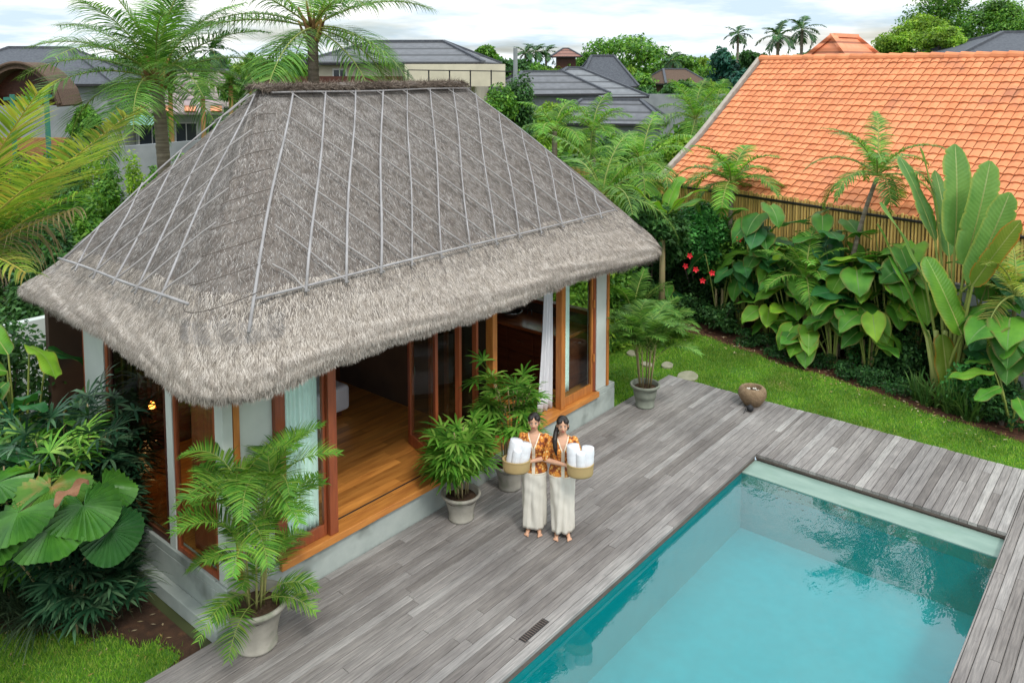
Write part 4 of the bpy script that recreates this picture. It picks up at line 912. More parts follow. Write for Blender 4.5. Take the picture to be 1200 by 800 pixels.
# small orange roof rising behind the ridge
def hiproof(mb,c,yaw,w,d,h,rl,z,m=0):
    ca,sa=math.cos(yaw),math.sin(yaw); Q=lambda x,y,zz:(c[0]+ca*x-sa*y,c[1]+sa*x+ca*y,zz)
    V=[Q(-w/2,-d/2,z),Q(w/2,-d/2,z),Q(w/2,d/2,z),Q(-w/2,d/2,z),Q(-rl/2,0,z+h),Q(rl/2,0,z+h)]
    mb.add(V,[(0,1,5,4),(1,2,5),(2,3,4,5),(3,0,4)],m); return Q
def tilestrip(name,ca,cb,sc=2.2):
    nt=NT(name); vec=coords(nt); sp=nt.n('ShaderNodeSeparateXYZ'); nt.l(vec,sp.inputs[0])
    m=nt.n('ShaderNodeMath',_operation='MULTIPLY'); nt.l(sp.outputs[2],m.inputs[0]); m.inputs[1].default_value=sc*2*PI
    s=nt.n('ShaderNodeMath',_operation='SINE'); nt.l(m.outputs[0],s.inputs[0])
    f=noise(nt,3,4); col=ramp(nt,f,[(.3,ca),(.7,cb)]); g=nt.n('ShaderNodeMath',_operation='LESS_THAN'); nt.l(s.outputs[0],g.inputs[0]); g.inputs[1].default_value=-.75
    col=mixc(nt,g.outputs[0],col,tuple(v*.45 for v in ca))
    p=nt.n('ShaderNodeBsdfPrincipled'); nt.l(col,p.inputs['Base Color']); p.inputs['Roughness'].default_value=.65
    bn=nt.n('ShaderNodeBump'); bn.inputs['Strength'].default_value=.6; bn.inputs['Distance'].default_value=.05; nt.l(s.outputs[0],bn.inputs['Height']); nt.l(bn.outputs[0],p.inputs['Normal'])
    nt.l(p.outputs[0],nt.out.inputs[0]); return nt.m
M['tile_grey']=tilestrip('tile_grey',(.085,.09,.10),(.13,.135,.15),2.6); M['tile_pale']=tilestrip('tile_pale',(.13,.14,.155),(.18,.19,.205),2.6)
M['tile_mauve']=tilestrip('tile_mauve',(.24,.18,.18),(.32,.25,.25),2.5); M['tile_orange']=tilestrip('tile_orange',(.66,.22,.10),(.74,.28,.14),3); M['tile_red']=tilestrip('tile_red',(.20,.09,.07),(.25,.12,.09),2.5)
M['shingle']=surf('shingle',(.10,.11,.125),(.065,.07,.085),scale=9,rough=.9,bump=.4); M['cream']=surf('cream',(.62,.57,.44),(.52,.48,.37),scale=1.5,rough=.9,bump=.05)
M['greywall']=surf('greywall',(.27,.29,.30),(.20,.22,.23),scale=1,rough=.9,bump=.05); M['thatch_brown']=surf('thatch_brown',(.13,.085,.06),(.08,.055,.042),scale=12,rough=1,bump=.5,stretch=(1,1,3))
M['win']=plain('win',(.03,.04,.05),.15,.6); M['whiteframe']=plain('whiteframe',(.7,.7,.68),.6)
def house(name,label,c,yaw,w,d,ze,h,rl,roofm,wallm,oh=.5,wins=(),band=None,group=None,fascia='black',cat='house',zb=-.1):
    t=thing(name,label,cat,(c[0],c[1],0),0,group); mb=MB(); ca,sa=math.cos(yaw),math.sin(yaw)
    Q=lambda x,y,z:(c[0]+ca*x-sa*y,c[1]+sa*x+ca*y,z)
    def qb(mb,x0,x1,y0,y1,z0,z1): mb.add([Q(x,y,z) for x in (x0,x1) for y in (y0,y1) for z in (z0,z1)],[(0,1,3,2),(4,6,7,5),(0,4,5,1),(2,3,7,6),(0,2,6,4),(1,5,7,3)])
    a,b=w/2-oh,d/2-oh; qb(mb,-a,a,-b,b,zb,ze-.02); mb.build('wall',M[wallm],t,world=True)
    mb=MB(); hiproof(mb,c,yaw,w,d,h,rl,ze+.12); r_=mb.build('roof',M[roofm],t,world=True)
    mb=MB(); qb(mb,-w/2,w/2,-d/2,d/2,ze-.0,ze+.115); mb.build('fascia',M[fascia],r_,world=True)
    mb=MB(); rp=[Q(-w/2,-d/2,ze+.16),Q(-rl/2,0,ze+h+.15),Q(rl/2,0,ze+h+.15),Q(w/2,-d/2,ze+.16)]
    mb.beam(rp[0],rp[1],.2,.12); mb.beam(rp[1],rp[2],.2,.12); mb.beam(rp[2],rp[3],.2,.12); mb.beam(rp[1],Q(-w/2,d/2,ze+.16),.2,.12); mb.beam(rp[2],Q(w/2,d/2,ze+.16),.2,.12)
    mb.build('ridge_tiles',M['shingle'] if 'orange' not in roofm else M['tile_orange'],r_,world=True)
    for (x0,x1,z0,z1,side) in wins:
        mb=MB()
        if side=='f': qb(mb,x0,x1,-b-.06,-b+.02,z0,z1); pn=MB(); qb(pn,x0+.08,(x0+x1)/2-.03,-b-.075,-b-.05,z0+.08,z1-.08); qb(pn,(x0+x1)/2+.03,x1-.08,-b-.075,-b-.05,z0+.08,z1-.08)
        f=mb.build('window',M['whiteframe'],t,world=True); pn.build('pane',M['win'],f,world=True)
    return t,Q
yw=math.atan2(-RT[0]*0+RT[1],RT[0])       # a facade square to the view
c=at(987,70,34); house('small_orange_roof_house','upper storey with a small orange tile roof rising above the long orange ridge','house',c,0,1,1,1,1,1,'tile_orange','cream') if 0 else None
house('orange_roof_turret','small orange tiled roof rising above the long orange roof ridge',at(988,90,27),-wa,2.4,2.2,5.95,1.05,1.45,'tile_orange','cream',.25,cat='house')
# ================================================================== HOUSES FAR BEHIND
def az_yaw(a): return yw+a
house('cream_house','large cream house with a dark grey tiled hip roof behind the thatched ridge',at(478,90,47),yw-.1,10.0,8.,6.3,1.25,4.2,'tile_grey','cream',.7,wins=((-3.4,-2.6,5.4,6.1,'f'),))
mb=MB(); a=at(478,80,43); b=at(592,80,43); mb.beam((a[0],a[1],5.75),(b[0],b[1],5.75),2.6,1.15); tag(mb.build('terrace_block',M['cream'],loc=(a[0],a[1],0),world=True),'flat topped cream block of the terrace, right of the dark grey hip roof','building')
t=thing('dark_wooden_fence','dark brown board fence in front of the cream house','fence',at(500,98,40)); 
mb=MB(); a=at(310,88,42); b=at(480,88,42); mb.beam((a[0],a[1],4.9),(b[0],b[1],4.9),.06,1.6); mb.build('boards',M['darkwood'],t,world=True)
mb=MB(); a=at(478,82,41); b=at(600,82,41)
mb.beam((a[0],a[1],6.02),(b[0],b[1],5.95),.05,.05)
for k in range(6): q=a+(b-a)*k/5; mb.beam((q[0],q[1],4.),(q[0],q[1],6.02),.05,.05,up=(1,0,0))
t=thing('balcony_railing','thin dark metal railing along the terrace of the cream house','railing',a); mb.build('rails',M['black'],t,world=True)
mb=MB(); q=at(604,0,40); mb.tube([(q[0]*.86,q[1]*.86,0),(q[0]*.86,q[1]*.86,6.95)],[.12,.09],10); o=mb.build('utility_pole',M['greywall'],loc=(q[0]*.86,q[1]*.86,0),world=True); tag(o,'pale grey concrete pole standing right of the cream house','pole')
house('grey_roof_house','low house with a pale grey pyramid tile roof beyond the garden trees',at(672,110,52),yw+.25,7.4,7.,4.3,1.75,.8,'tile_pale','greywall',.5)
house('grey_roof_house','long low house under a dark grey hip roof, left of the pale pyramid roof',at(636,112,49),yw+.3,6.2,6,4.55,1.25,2.6,'tile_grey','greywall',.5)
house('tall_roof_house','house with a tall steep dark grey shingle roof behind the pale pyramid roof',at(706,100,62),yw+.1,4.6,4.2,4.7,2.3,1.7,'shingle','greywall',.4)
house('grey_roof_house','low grey roofed annex with black ridge nearest the garden trees',at(716,130,45),yw-.2,6.2,5,3.1,1.15,3.2,'tile_grey','greywall',.4,wins=((-1.5,-.6,1.2,2.4,'f'),))
mb=MB(); a=at(740,118,55); b=at(900,119,55); mb.beam((a[0],a[1],2.2),(b[0],b[1],2.2),.2,4.4); tag(mb.build('concrete_wall',M['greywall'],loc=(a[0],a[1],0),world=True),'long pale concrete wall beyond the grey roofs','wall')
mb=MB(); a=at(612,105,80)
house('lookout_house','small lookout house with a brown red roof on the skyline among trees',at(663,66,95),yw,3.6,3.4,7.5,.95,.6,'tile_red','darkwood',.7,cat='house')
house('thatched_hut','low brown thatched hut between trees left of the orange roof',at(790,95,75),yw+.5,5.2,4,4.7,1.3,2.6,'thatch_brown','darkwood',.4,cat='hut')
house('mauve_roof_house','white house with a faded mauve tile roof seen right of the leaning coconut trunk',at(222,120,50),yw+.05,9.4,7,3.75,2.15,4.6,'tile_mauve','plaster_pale',.4,wins=((-1.9,-.3,1.6,3.0,'f'),(.2,1.5,1.6,3.,'f'),(1.8,3.4,1.6,3.,'f')))
t=thing('pink_awning','faded pink and orange tiled lean-to roof along the front of the mauve roofed house','awning',at(215,130,46)); a=at(140,129,45.5); b=at(262,129,45.5)
mb=MB(); mb.add([(a[0],a[1],3.55),(b[0],b[1],3.55),(b[0]*1.035,b[1]*1.035,4.05),(a[0]*1.035,a[1]*1.035,4.05)],[(0,1,2,3)]); mb.build('roof',M['tile_mauve'],t,world=True,solid=.06)
for k in range(4):
    q=a+(b-a)*(k+.5)/4*1.; q2=q+(b-a)*.11; mb=MB(); mb.add([(q[0]*1.003,q[1]*1.003,3.70),(q2[0]*1.003,q2[1]*1.003,3.70),(q2[0]*1.022,q2[1]*1.022,3.97),(q[0]*1.022,q[1]*1.022,3.97)],[(0,1,2,3)]); mb.build('tile_patch',M['tile_orange'],t,world=True,solid=.05)
t=thing('terrace_canopy','pale turquoise canopy beside the leaning coconut trunk','canopy',at(165,145,40)); a=at(143,140,40); b=at(188,140,40)
mb=MB(); mb.beam((a[0],a[1],3.55),(b[0],b[1],3.55),.5,.45); mb.build('cover',surf('aqua',(.18,.50,.46),(.35,.58,.54),scale=.6,rough=.6),t,world=True)
mb=MB(); 
for q in (a,b): mb.beam((q[0],q[1],-.1),(q[0],q[1],3.32),.1,.1,up=(1,0,0))
mb.build('posts',M['greywall'],t,world=True)
mb=MB(); a=at(100,165,36); b=at(262,150,42); mb.beam((a[0],a[1],1.2),(b[0],b[1],1.2),.2,2.6); tag(mb.build('courtyard_wall',M['greywall'],loc=(a[0],a[1],0),world=True),'pale courtyard wall behind the leaning coconut trunk','wall')
# barn shaped thatched house at the far left
t=thing('curved_roof_house','brown house with a high curved thatched gable at the left edge','house',at(20,110,32)); 
cL=at(-22,100,32); cR=at(74,100,32); ax=nrm(cR-cL); dp=np.array([FW[0],FW[1],0]); dp/=np.linalg.norm(dp)
wv=float(np.linalg.norm((cR-cL)[:2])); cc=(cL+cR)/2
arch=[(x,4.6+1.6*math.cos(x/(wv/2+.0)*PI/2)**.55) for x in np.linspace(-wv/2,wv/2,19)]
pts=lambda o:[tuple((cc+ax*x+dp*o)[:2])+(z,) for x,z in arch]
mb=MB(); mb.grid([pts(-.3),pts(1.2)]); mb.build('roof',M['thatch_brown'],t,world=True,solid=.25)
mb=MB(); g=pts(.4); mb.add(g+[tuple(g[-1][:2])+(5.0,),tuple(g[0][:2])+(5.0,)],[tuple(range(len(g)+2))]); mb.build('gable',M['darkwood'],t,world=True)
mb=MB(); a=g[0]; b=g[-1]; mb.beam((a[0],a[1],1.6),(b[0],b[1],1.6),.2,3.4); mb.build('wall',surf('brick_orange',(.36,.17,.08),(.26,.12,.06),rough=.9),t,world=True)
mb=MB(); q=pts(-.35); mb.tube([(p[0],p[1],p[2]+.1) for p in q],.07,6); mb.build('bargeboard',M['thatch_brown'],t,world=True)
for px in (15,55): 
    a=at(px,130,30.5); mb=MB(); mb.beam((a[0],a[1],1.5),(a[0],a[1],5.1),.14,.14,up=(1,0,0)); mb.build('column',plain('green_post',(.03,.16,.12),.6),t,world=True)
mb=MB(); a=at(5,116,30.5); b=at(60,113,30.5); mb.beam(a,b,.12,.12); mb.build('beam',plain('green_beam',(.03,.16,.12),.6),t,world=True)
house('grey_shingle_house','grey shingled roof half hidden behind the curved thatched gable',at(48,90,44),yw+.2,9.5,8,5.2,1.9,3,'shingle','greywall',.5)
house('grey_shingle_house','dark grey shingled roof behind the big tree at the right edge',at(1190,60,38),yw-.1,9.5,8,6.25,1.4,1.2,'shingle','greywall',.5)
# ================================================================== GARDEN ON THE RIGHT
def bed(px,off,py=300):
    r=ray(px,py); o=W0+WN*off; t=((o-CAM)@WN)/(r@WN); return CAM+r*t
def bz(px,off,z=-.08): p=bed(px,off); return np.array([p[0],p[1],z])
def bh(px,off,py): return float(bed(px,off,py)[2])
def earplant(name,label,loc,H,n,L,mat,seed,az0=None,spread=.5,kind='heart',group=None,asp=.8,cat='plant',stem=True,aim=None,el=(-40,12),lw=None):
    t=thing(name,label,cat,loc,0,group); rg=np.random.default_rng(seed)
    toCam=math.atan2(-loc[1],-loc[0])
    for i in range(n):
        az=(toCam+rg.normal(0,1.0)) if i%3 else i*2.4; h=H*(.45+.55*((i*.618+.2)%1)); r=spread*rg.uniform(.3,1.)
        e=np.array([math.cos(az)*r,math.sin(az)*r,h]); d=np.array([math.cos(az),math.sin(az),math.tan(R(rg.uniform(*el)))]); l=L*rg.uniform(.75,1.15)
        put_leaf(t,mat if isinstance(mat,str) else mat[i%len(mat)],e-d/np.linalg.norm(d)*l*.15,d,l,l*asp,(math.cos(az)*.04,math.sin(az)*.04,0),roll=rg.normal(0,.25),kind=kind,seed=seed*50+i,droop=rg.uniform(.3,.8),fold=rg.uniform(.1,.35),wave=.035,sr=.014)
    if stem:
        for k in range(3):
            mb=MB(); a=k*2.1; mb.tube([(math.cos(a)*.08,math.sin(a)*.08,-.05),(math.cos(a)*.1,math.sin(a)*.1,H*.5)],[.04,.025],7); mb.build('stem',M['cane'],t,smooth=True)
    return t
# hibiscus
p=bz(816,1.5); H=bh(816,1.5,232); t=thing('hibiscus_bush','dense dark green hibiscus bush dotted with red flowers near the pavilion corner','shrub',p)
bl=blobs_for(.98,.98,H-.98,14,3,.46); V,Fq=cloudleaves(bl,17000,.085,3,.75,.5,.7); link('foliage',npmesh('foliage',V,Fq,M['hibleaf']),t)
mb=MB()
for i in range(6): b=bl[i]; mb.tube(bez((0.05*i-.1,0,-.1),(b[0]*.3,b[1]*.3,b[2]*.6),b[:3],6),np.linspace(.03,.01,6),5)
mb.build('stems',M['trunk'],t)
for k,(px,py) in enumerate(((783,266),(815,316),(803,312),(834,320),(823,329),(866,280),(808,300))):
    q=bed(px,.50+.05*(k%3),py)-p; mb=MB(); n_=-np.array([FW[0],FW[1],-.3]); B=basis(n_)
    for c in range(5):
        b=c*1.257+k; V=[(0,0,0),(.03,.055*math.cos(b-.5),.055*math.sin(b-.5)),(.05,.08*math.cos(b),.08*math.sin(b)),(.03,.055*math.cos(b+.5),.055*math.sin(b+.5))]
        mb.add([B@np.array(v)+q for v in V],[(0,1,2,3)])
    mb.build('flower',M['flower'],t)
t=earplant('elephant_ear_plant','cluster of large dark heart shaped leaves hanging under the hibiscus bush',bz(780,.8),bh(780,.8,322),7,.55,('ear','eardark'),21,spread=.45)
earplant('elephant_ear_plant','large drooping leaf plant in shade right of the red flowers',bz(845,1.1),1.7,9,.6,('eardark','ear','eardark'),22,spread=.6)
for i,(px,off,py,n,L,mt,lb) in enumerate(((892,1.3,235,16,.72,('ear','eardark','ear'),'tall broad leaved plant right of the first garden palm'),
    (930,1.0,312,15,.62,('ear','earbright','ear'),'glossy broad leaved plant in front of the bamboo screen at garden centre'),
    (962,1.6,250,18,.78,('eardark','ear'),'tallest of the dark broad leaved plants left of the thin curved trunk'),
    (905,.8,350,12,.56,('ear','earbright'),'lower broad leaved plant with upturned pale leaves near the lawn'),
    (1003,1.2,296,15,.74,('earbright','ear','eardark'),'bright yellow green broad leaved plant right of the thin curved trunk'),
    (1045,1.5,286,15,.74,('ear','earbright','ear'),'broad leaved plant just left of the giant paddle leaves'),
    (980,.7,345,12,.6,('ear','ear','earbright'),'low broad leaved plant under the thin curved trunk'),
    (888,1.95,238,9,.66,('ear','earbright'),'highest broad leaved plant against the screen left of centre'),(985,1.95,236,9,.66,('eardark','ear'),'highest broad leaved plant against the screen by the thin curved trunk'),(1050,1.95,262,9,.7,('ear','earbright'),'highest broad leaved plant against the screen left of the paddle leaves'),
    (915,1.6,262,14,.7,('ear','earbright','eardark'),'broad leaved plant against the screen between two garden palms'),(948,.6,372,11,.55,('ear','earbright'),'low broad leaved plant nearest the lawn at garden centre'),(1022,.8,352,11,.62,('ear','earbright','ear'),'low bright broad leaved plant beside the rounded green shrub'),(870,1.2,300,12,.6,('ear','eardark'),'broad leaved plant just right of the hibiscus flowers'),(1075,1.7,285,13,.75,('ear','eardark','earbright'),'broad leaved plant behind the leftmost paddle stalks'),
    (1168,1.5,300,15,.8,('ear','eardark','ear'),'broad leaved plant behind the giant paddle leaves at the right'),
    (1188,.9,350,12,.8,('ear','ear','eardark'),'broad leaved plant at the right edge of the photo'))):
    earplant('elephant_ear_plant',lb,bz(px,off),bh(px,off,py),n,L,mt,30+i,spread=.55)
t=thing('philodendron','low plant with one long pale green leaf reaching left over the shrubs','plant',bz(1196,.35))
for k,(az,l,h) in enumerate(((R(115),.75,1.0),(R(150),.6,.8),(R(200),.6,.7),(R(80),.5,1.1))):
    d=(math.cos(az),math.sin(az),-.15); put_leaf(t,'ear' if k else 'earbright',(d[0]*.3,d[1]*.3,h),d,l,l*.5,(0,0,0),kind='oval',seed=300+k,droop=.3,fold=.3)
# garden palms
palmtree('garden_palm','small palm with arching fronds in front of the left end of the orange roof',bz(855,1.9),bh(855,1.9,212),1.5,15,'palmbright',61,None,.055,(75,5),(80,120),.42,44,(0,0),False,.016,.6,'trunk_pale')
palmtree('garden_palm','thin curved pale trunk palm with drooping fronds against the orange roof',bz(985,1.35),bh(1018,1.6,205),1.6,14,'palm',62,None,.05,(80,0),(80,130),.36,42,(.45,-.55),False,.015,.8,'trunk_pale')
palmtree('garden_palm','short bright feathery palm low among the broad leaves at garden centre',bz(945,.9),bh(945,.9,325),1.15,13,'palmbright',63,None,.04,(80,15),(70,100),.34,40,(0,0),False,.014,.5,'cane')
palmtree('garden_palm','small yellowing palm with fronds at the right edge above the shrubs',bz(1192,1.0),bh(1192,1.0,345),1.2,10,'palmyellow',64,None,.04,(80,5),(80,120),.32,38,(0,0),False,.010,.5,'cane')
palmtree('garden_palm','leafy palm on the lawn between the pavilion and the hibiscus bush',(*gz(742,402,-.08)[:2],-.08),.45,1.35,20,'palm',65,None,.05,(80,20),(60,100),.38,44,(0,0),False,.014,.5,'cane')
palmtree('garden_palm','low feathery palm growing close behind the ribbed pot',(*gz(772,398,-.08)[:2],-.08),.25,.95,14,'palm',66,None,.04,(75,15),(70,100),.34,42,(0,0),False,.014,.5,'cane')
# giant paddle leaved plant
t=thing('bird_of_paradise_plant','giant upright paddle leaved plant taller than the gutter, with a yellow green sheathed base','plant',bz(1112,.95)); base=bz(1112,.95)
def pd(px,py,o): return bed(px,o,py)-base
put_leaf(t,'paddleorange',pd(1104,392,.7),pd(1112,455,.62)-pd(1104,392,.7),1.05,.40,None,kind='paddle',seed=399,droop=.1,fold=.5,up=-np.array([FW[0],FW[1],-.25]),label='short yellow green leaf sheath at the base')
SP=[ # stalk bottom px,py ; blade base px,py ; tip px,py ; offsets ; width ; mat ; roll
 ((1108,440),(1096,282),(1063,182),(.95,1.1,1.4),.36,'paddle',.5),((1110,440),(1101,275),(1089,174),(1.,1.3,1.8),.22,'paddle',1.1),
 ((1112,440),(1119,288),(1126,172),(.95,1.05,1.2),.50,'paddle',.1),((1114,440),(1131,310),(1164,194),(.95,.95,1.),.46,'paddle',-.15),
 ((1116,445),(1137,332),(1184,232),(.9,.8,.7),.42,'paddle',-.3),((1118,450),(1140,334),(1190,262),(.85,.6,.4),.30,'paddleorange',-.9),
 ((1106,450),(1127,392),(1091,302),(.8,.55,.45),.44,'earbright',.15),((1104,450),(1084,330),(1042,236),(.9,.85,.5),.26,'paddle',1.0),
 ((1102,455),(1076,370),(1040,262),(.85,.6,.1),.22,'paddle',1.25),((1100,455),(1088,395),(1052,300),(.8,.5,.15),.24,'ear',1.0),((1116,450),(1112,300),(1104,200),(1.1,1.5,1.9),.40,'paddle',.4),((1120,450),(1150,352),(1170,300),(1.0,1.3,1.6),.34,'ear',-.3)]
for k,(a,b,c,o,wd,mt,ro) in enumerate(SP):
    s=pd(*a,o[0]); e=pd(*b,o[1]); q=pd(*c,o[2]); d=q-e; L=float(np.linalg.norm(d))
    up=-np.array([FW[0],FW[1],-.25])
    put_leaf(t,mt,e,d,L*1.03,wd*1.15,s,roll=ro,kind='paddle',seed=400+k,droop=.22,fold=.35,wave=.014,sr=.026,up=up,nu=60,tear=.9)
for k in range(5):
    mb=MB(); x=(k-2)*.055; mb.tube([(x*RT[0],x*RT[1],-.08),(x*1.6*RT[0],x*1.6*RT[1],.55),(x*3.2*RT[0],x*3.2*RT[1],1.25)],[.10,.085,.045],9); mb.build('sheath',M['sheath'],t,smooth=True)
# dark understorey shrubs, low cover and strap plants
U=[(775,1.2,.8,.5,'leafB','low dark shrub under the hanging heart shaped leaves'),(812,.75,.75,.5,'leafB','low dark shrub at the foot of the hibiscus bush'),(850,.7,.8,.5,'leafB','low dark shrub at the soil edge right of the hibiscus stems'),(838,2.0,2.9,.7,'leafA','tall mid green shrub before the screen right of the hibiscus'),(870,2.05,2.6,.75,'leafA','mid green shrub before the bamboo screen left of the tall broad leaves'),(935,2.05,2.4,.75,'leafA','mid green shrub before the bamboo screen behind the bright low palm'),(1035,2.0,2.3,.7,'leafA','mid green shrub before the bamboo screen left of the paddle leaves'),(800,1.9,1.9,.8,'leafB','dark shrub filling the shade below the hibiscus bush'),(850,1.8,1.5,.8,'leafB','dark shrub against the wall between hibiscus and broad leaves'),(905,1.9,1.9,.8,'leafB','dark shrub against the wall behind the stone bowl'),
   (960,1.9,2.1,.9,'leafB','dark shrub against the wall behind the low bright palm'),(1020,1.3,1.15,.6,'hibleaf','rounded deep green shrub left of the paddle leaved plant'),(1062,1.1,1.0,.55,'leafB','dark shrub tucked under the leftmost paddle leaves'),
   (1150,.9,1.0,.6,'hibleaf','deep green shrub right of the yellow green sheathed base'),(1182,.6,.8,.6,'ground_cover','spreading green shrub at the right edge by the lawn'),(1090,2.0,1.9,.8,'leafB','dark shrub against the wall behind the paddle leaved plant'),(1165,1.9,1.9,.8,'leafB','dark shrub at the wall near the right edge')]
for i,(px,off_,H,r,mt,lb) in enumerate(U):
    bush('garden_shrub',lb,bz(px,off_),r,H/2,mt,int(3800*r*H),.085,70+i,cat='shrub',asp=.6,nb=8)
for i,px in enumerate((880,905,926,948,972,996,1020,1046,1066)):
    bush('ground_cover_clump','low leafy clump in the row edging the red soil of the bed',bz(px,.42+.12*math.sin(i*2)),.34+.08*math.sin(i),.17+.03*math.cos(i),'ground_cover',1300,.05,90+i,'low clumps edging the bed','shrub',asp=.5)
for i,px in enumerate((1130,1160,1185)):
    bush('ground_cover_clump','low leafy clump between strap leaved plants by the lawn edge',bz(px,.5),.3,.2,'ground_cover',1000,.05,120+i,'low clumps by the strap plants','shrub')
for i,(px,off_,L) in enumerate(((1081,.35,.62),(1092,.25,.5),(1104,.32,.7),(1117,.25,.62),(1130,.3,.75),(1143,.2,.6),(1152,.28,.66))):
    strap_plant('strap_leaf_plant','strap leaved plant in the row at the foot of the paddle leaves',bz(px,off_),34,L,.016,'strap',130+i,'strap leaved plants along the lawn',spread=.08,droop=1.1,e=(50,88))
# tiny fallen leaves on soil and lawn
rg=np.random.default_rng(9); n=420; s=rg.uniform(-2,9,n); o_=rg.normal(.0,.35,n); P_=np.array([wp(a,b,-.035) for a,b in zip(s,o_)]); P2=np.c_[rg.uniform(1.5,4.0,220),rg.uniform(7.8,10.5,220),np.full(220,-.06)]; P_=np.vstack([P_,P2]); n=len(P_)
a=rg.uniform(0,6.28,n); ax=np.c_[np.cos(a),np.sin(a),rg.normal(0,.2,n)]*.035; sd=np.c_[-np.sin(a),np.cos(a),rg.normal(0,.2,n)]*.011
V=np.stack([P_-ax,P_+sd,P_+ax,P_-sd],1).reshape(-1,3); tag(link('fallen_leaves',npmesh('fallen_leaves',V,np.arange(4*n).reshape(-1,4),leafmat('litter',[(.30,.16,.07),(.40,.30,.10),(.55,.45,.30),(.2,.1,.05)],.1))),kind='stuff')
# ================================================================== GARDEN BETWEEN THE HOUSES (centre)
def gp_(px,py,Z): q=at(px,py,Z); return (q[0],q[1],-.1),float(q[2])
random.seed(21); k=0
ROW=((18.5,247,(640,860),33),(20.5,222,(610,870),34),(23.5,190,(585,880),32),(27,166,(570,880),30),(32,146,(560,900),26),(38,134,(570,880),26))
LB={'leafC':'light yellow green leafy shrub in the thicket behind the thatched roof','leafA':'mid green leafy shrub in the thicket behind the thatched roof','leafB':'dark green leafy shrub in the thicket behind the thatched roof'}
protos={}
def tallbush(mt,v):
    t=thing('thicket_shrub',LB[mt],'shrub',(0,0,0),0,'%s thicket shrubs'%{'leafC':'light','leafA':'mid green','leafB':'dark'}[mt])
    bl=[]; rg=np.random.default_rng(200+v)
    for i in range(17):
        a=i*2.4; z=.35+2.6*((i*.618)%1); q=rg.uniform(.1,.62)*(1.15-.25*z/3); s=rg.uniform(.34,.5); bl.append((math.cos(a)*q,math.sin(a)*q,z,s,s,s*.8))
    V,Fq=cloudleaves(bl,(13000,9500,11000)[v],(.13,.17,.10)[v],230+v,(.45,.6,.35)[v],.4); link('foliage',npmesh('foliage',V,Fq,M[mt]),t)
    mb=MB()
    for i in range(6): b_=bl[i*2]; mb.tube(bez((0.05*i-.12,0,-.1),(b_[0]*.3,b_[1]*.3,b_[2]*.6),b_[:3],5),np.linspace(.035,.01,5),5)
    mb.build('stems',M['trunk'],t); return t
def shrubproto(mt,v):
    if (mt,v) in protos: return protos[(mt,v)],False
    protos[(mt,v)]=tallbush(mt,v); return protos[(mt,v)],True
ROW=((18.5,250,(655,728),38),(20.5,222,(620,765),42),(23.5,190,(590,790),40),(27,166,(575,805),38),(32,146,(565,900),34),(38,132,(575,690),32),(44,120,(600,668),26))
for Z,py,(xa,xb),st in ROW:
    px=xa+random.uniform(0,15)
    while px<xb:
        pyy=py+random.uniform(-14,14); 
        if Z>26 and 660<px<800: pyy=max(pyy,152)
        loc,H=gp_(px,pyy,Z+random.uniform(-1,1)); mt=random.choice(('leafC','leafA','leafA','leafC','leafC','leafB')); v=random.randrange(3); o,new=shrubproto(mt,v)
        if not new: o=copy_tree(o)
        k=H/3.2; place(o,(loc[0],loc[1],-.1),random.uniform(0,6.28),(k*1.25,k*1.25,k)); px+=st*random.uniform(.8,1.15)
loc,H=gp_(607,72,31); tree('dense_tree','dense dark green columnar tree right of the concrete pole','tree',loc,H,.75,1.7,'leafB',6500,.14,301,trunk=.08,nb=12,br=.5)
loc,H=gp_(585,100,30); tree('bushy_tree','light green bushy tree against the cream house corner','tree',loc,H,.8,1.0,'leafA',5000,.14,302,trunk=.07)
for i,(px,py,Z,L,nf,mt,lb,ll) in enumerate(((706,228,18.2,1.9,14,'palm','pale green coconut palm whose long frond droops over the right roof slope',.45),(650,150,23,1.3,12,'areca','bright feather palm standing over the thicket left of centre',.42),
    (695,150,24,1.4,14,'leafCpalm','yellow green palm in the middle of the thicket',.42),(752,190,20.5,1.6,14,'areca','bright palm in the thicket beside the orange roof verge',.4),
    (815,138,29,1.9,16,'areca','bright round headed palm left of the orange roof verge',.5),(838,125,33,1.7,14,'areca','smaller palm touching the upper orange roof verge',.5),)):
    loc,H=gp_(px,py,Z); palmtree('thicket_palm',lb,loc,H,L,nf,{'leafCpalm':'palmbright','areca':'palmbright'}.get(mt,mt),310+i,'palms in the thicket',.09,(78,-10),(60,105),ll*1.3,40,(0,0),False,.013,1.1,'trunk_pale')
t=thing('banana_plant','banana plant with upright light green leaves beside the orange roof verge','plant',gp_(778,190,19)[0])
for k in range(7):
    az=k*2.4; h=float(at(778,225,19)[2])-.2; d=(math.cos(az)*.5,math.sin(az)*.5,1.1-.15*k); put_leaf(t,'earbright',(math.cos(az)*.1,math.sin(az)*.1,h-.3),d,1.25,.36,(0,0,h-1.4),kind='paddle',seed=500+k,droop=.9,fold=.3,sr=.02)
mb=MB(); mb.tube([(0,0,0),(0,0,h-.5)],[.09,.06],8); mb.build('stem',M['cane'],t,smooth=True)
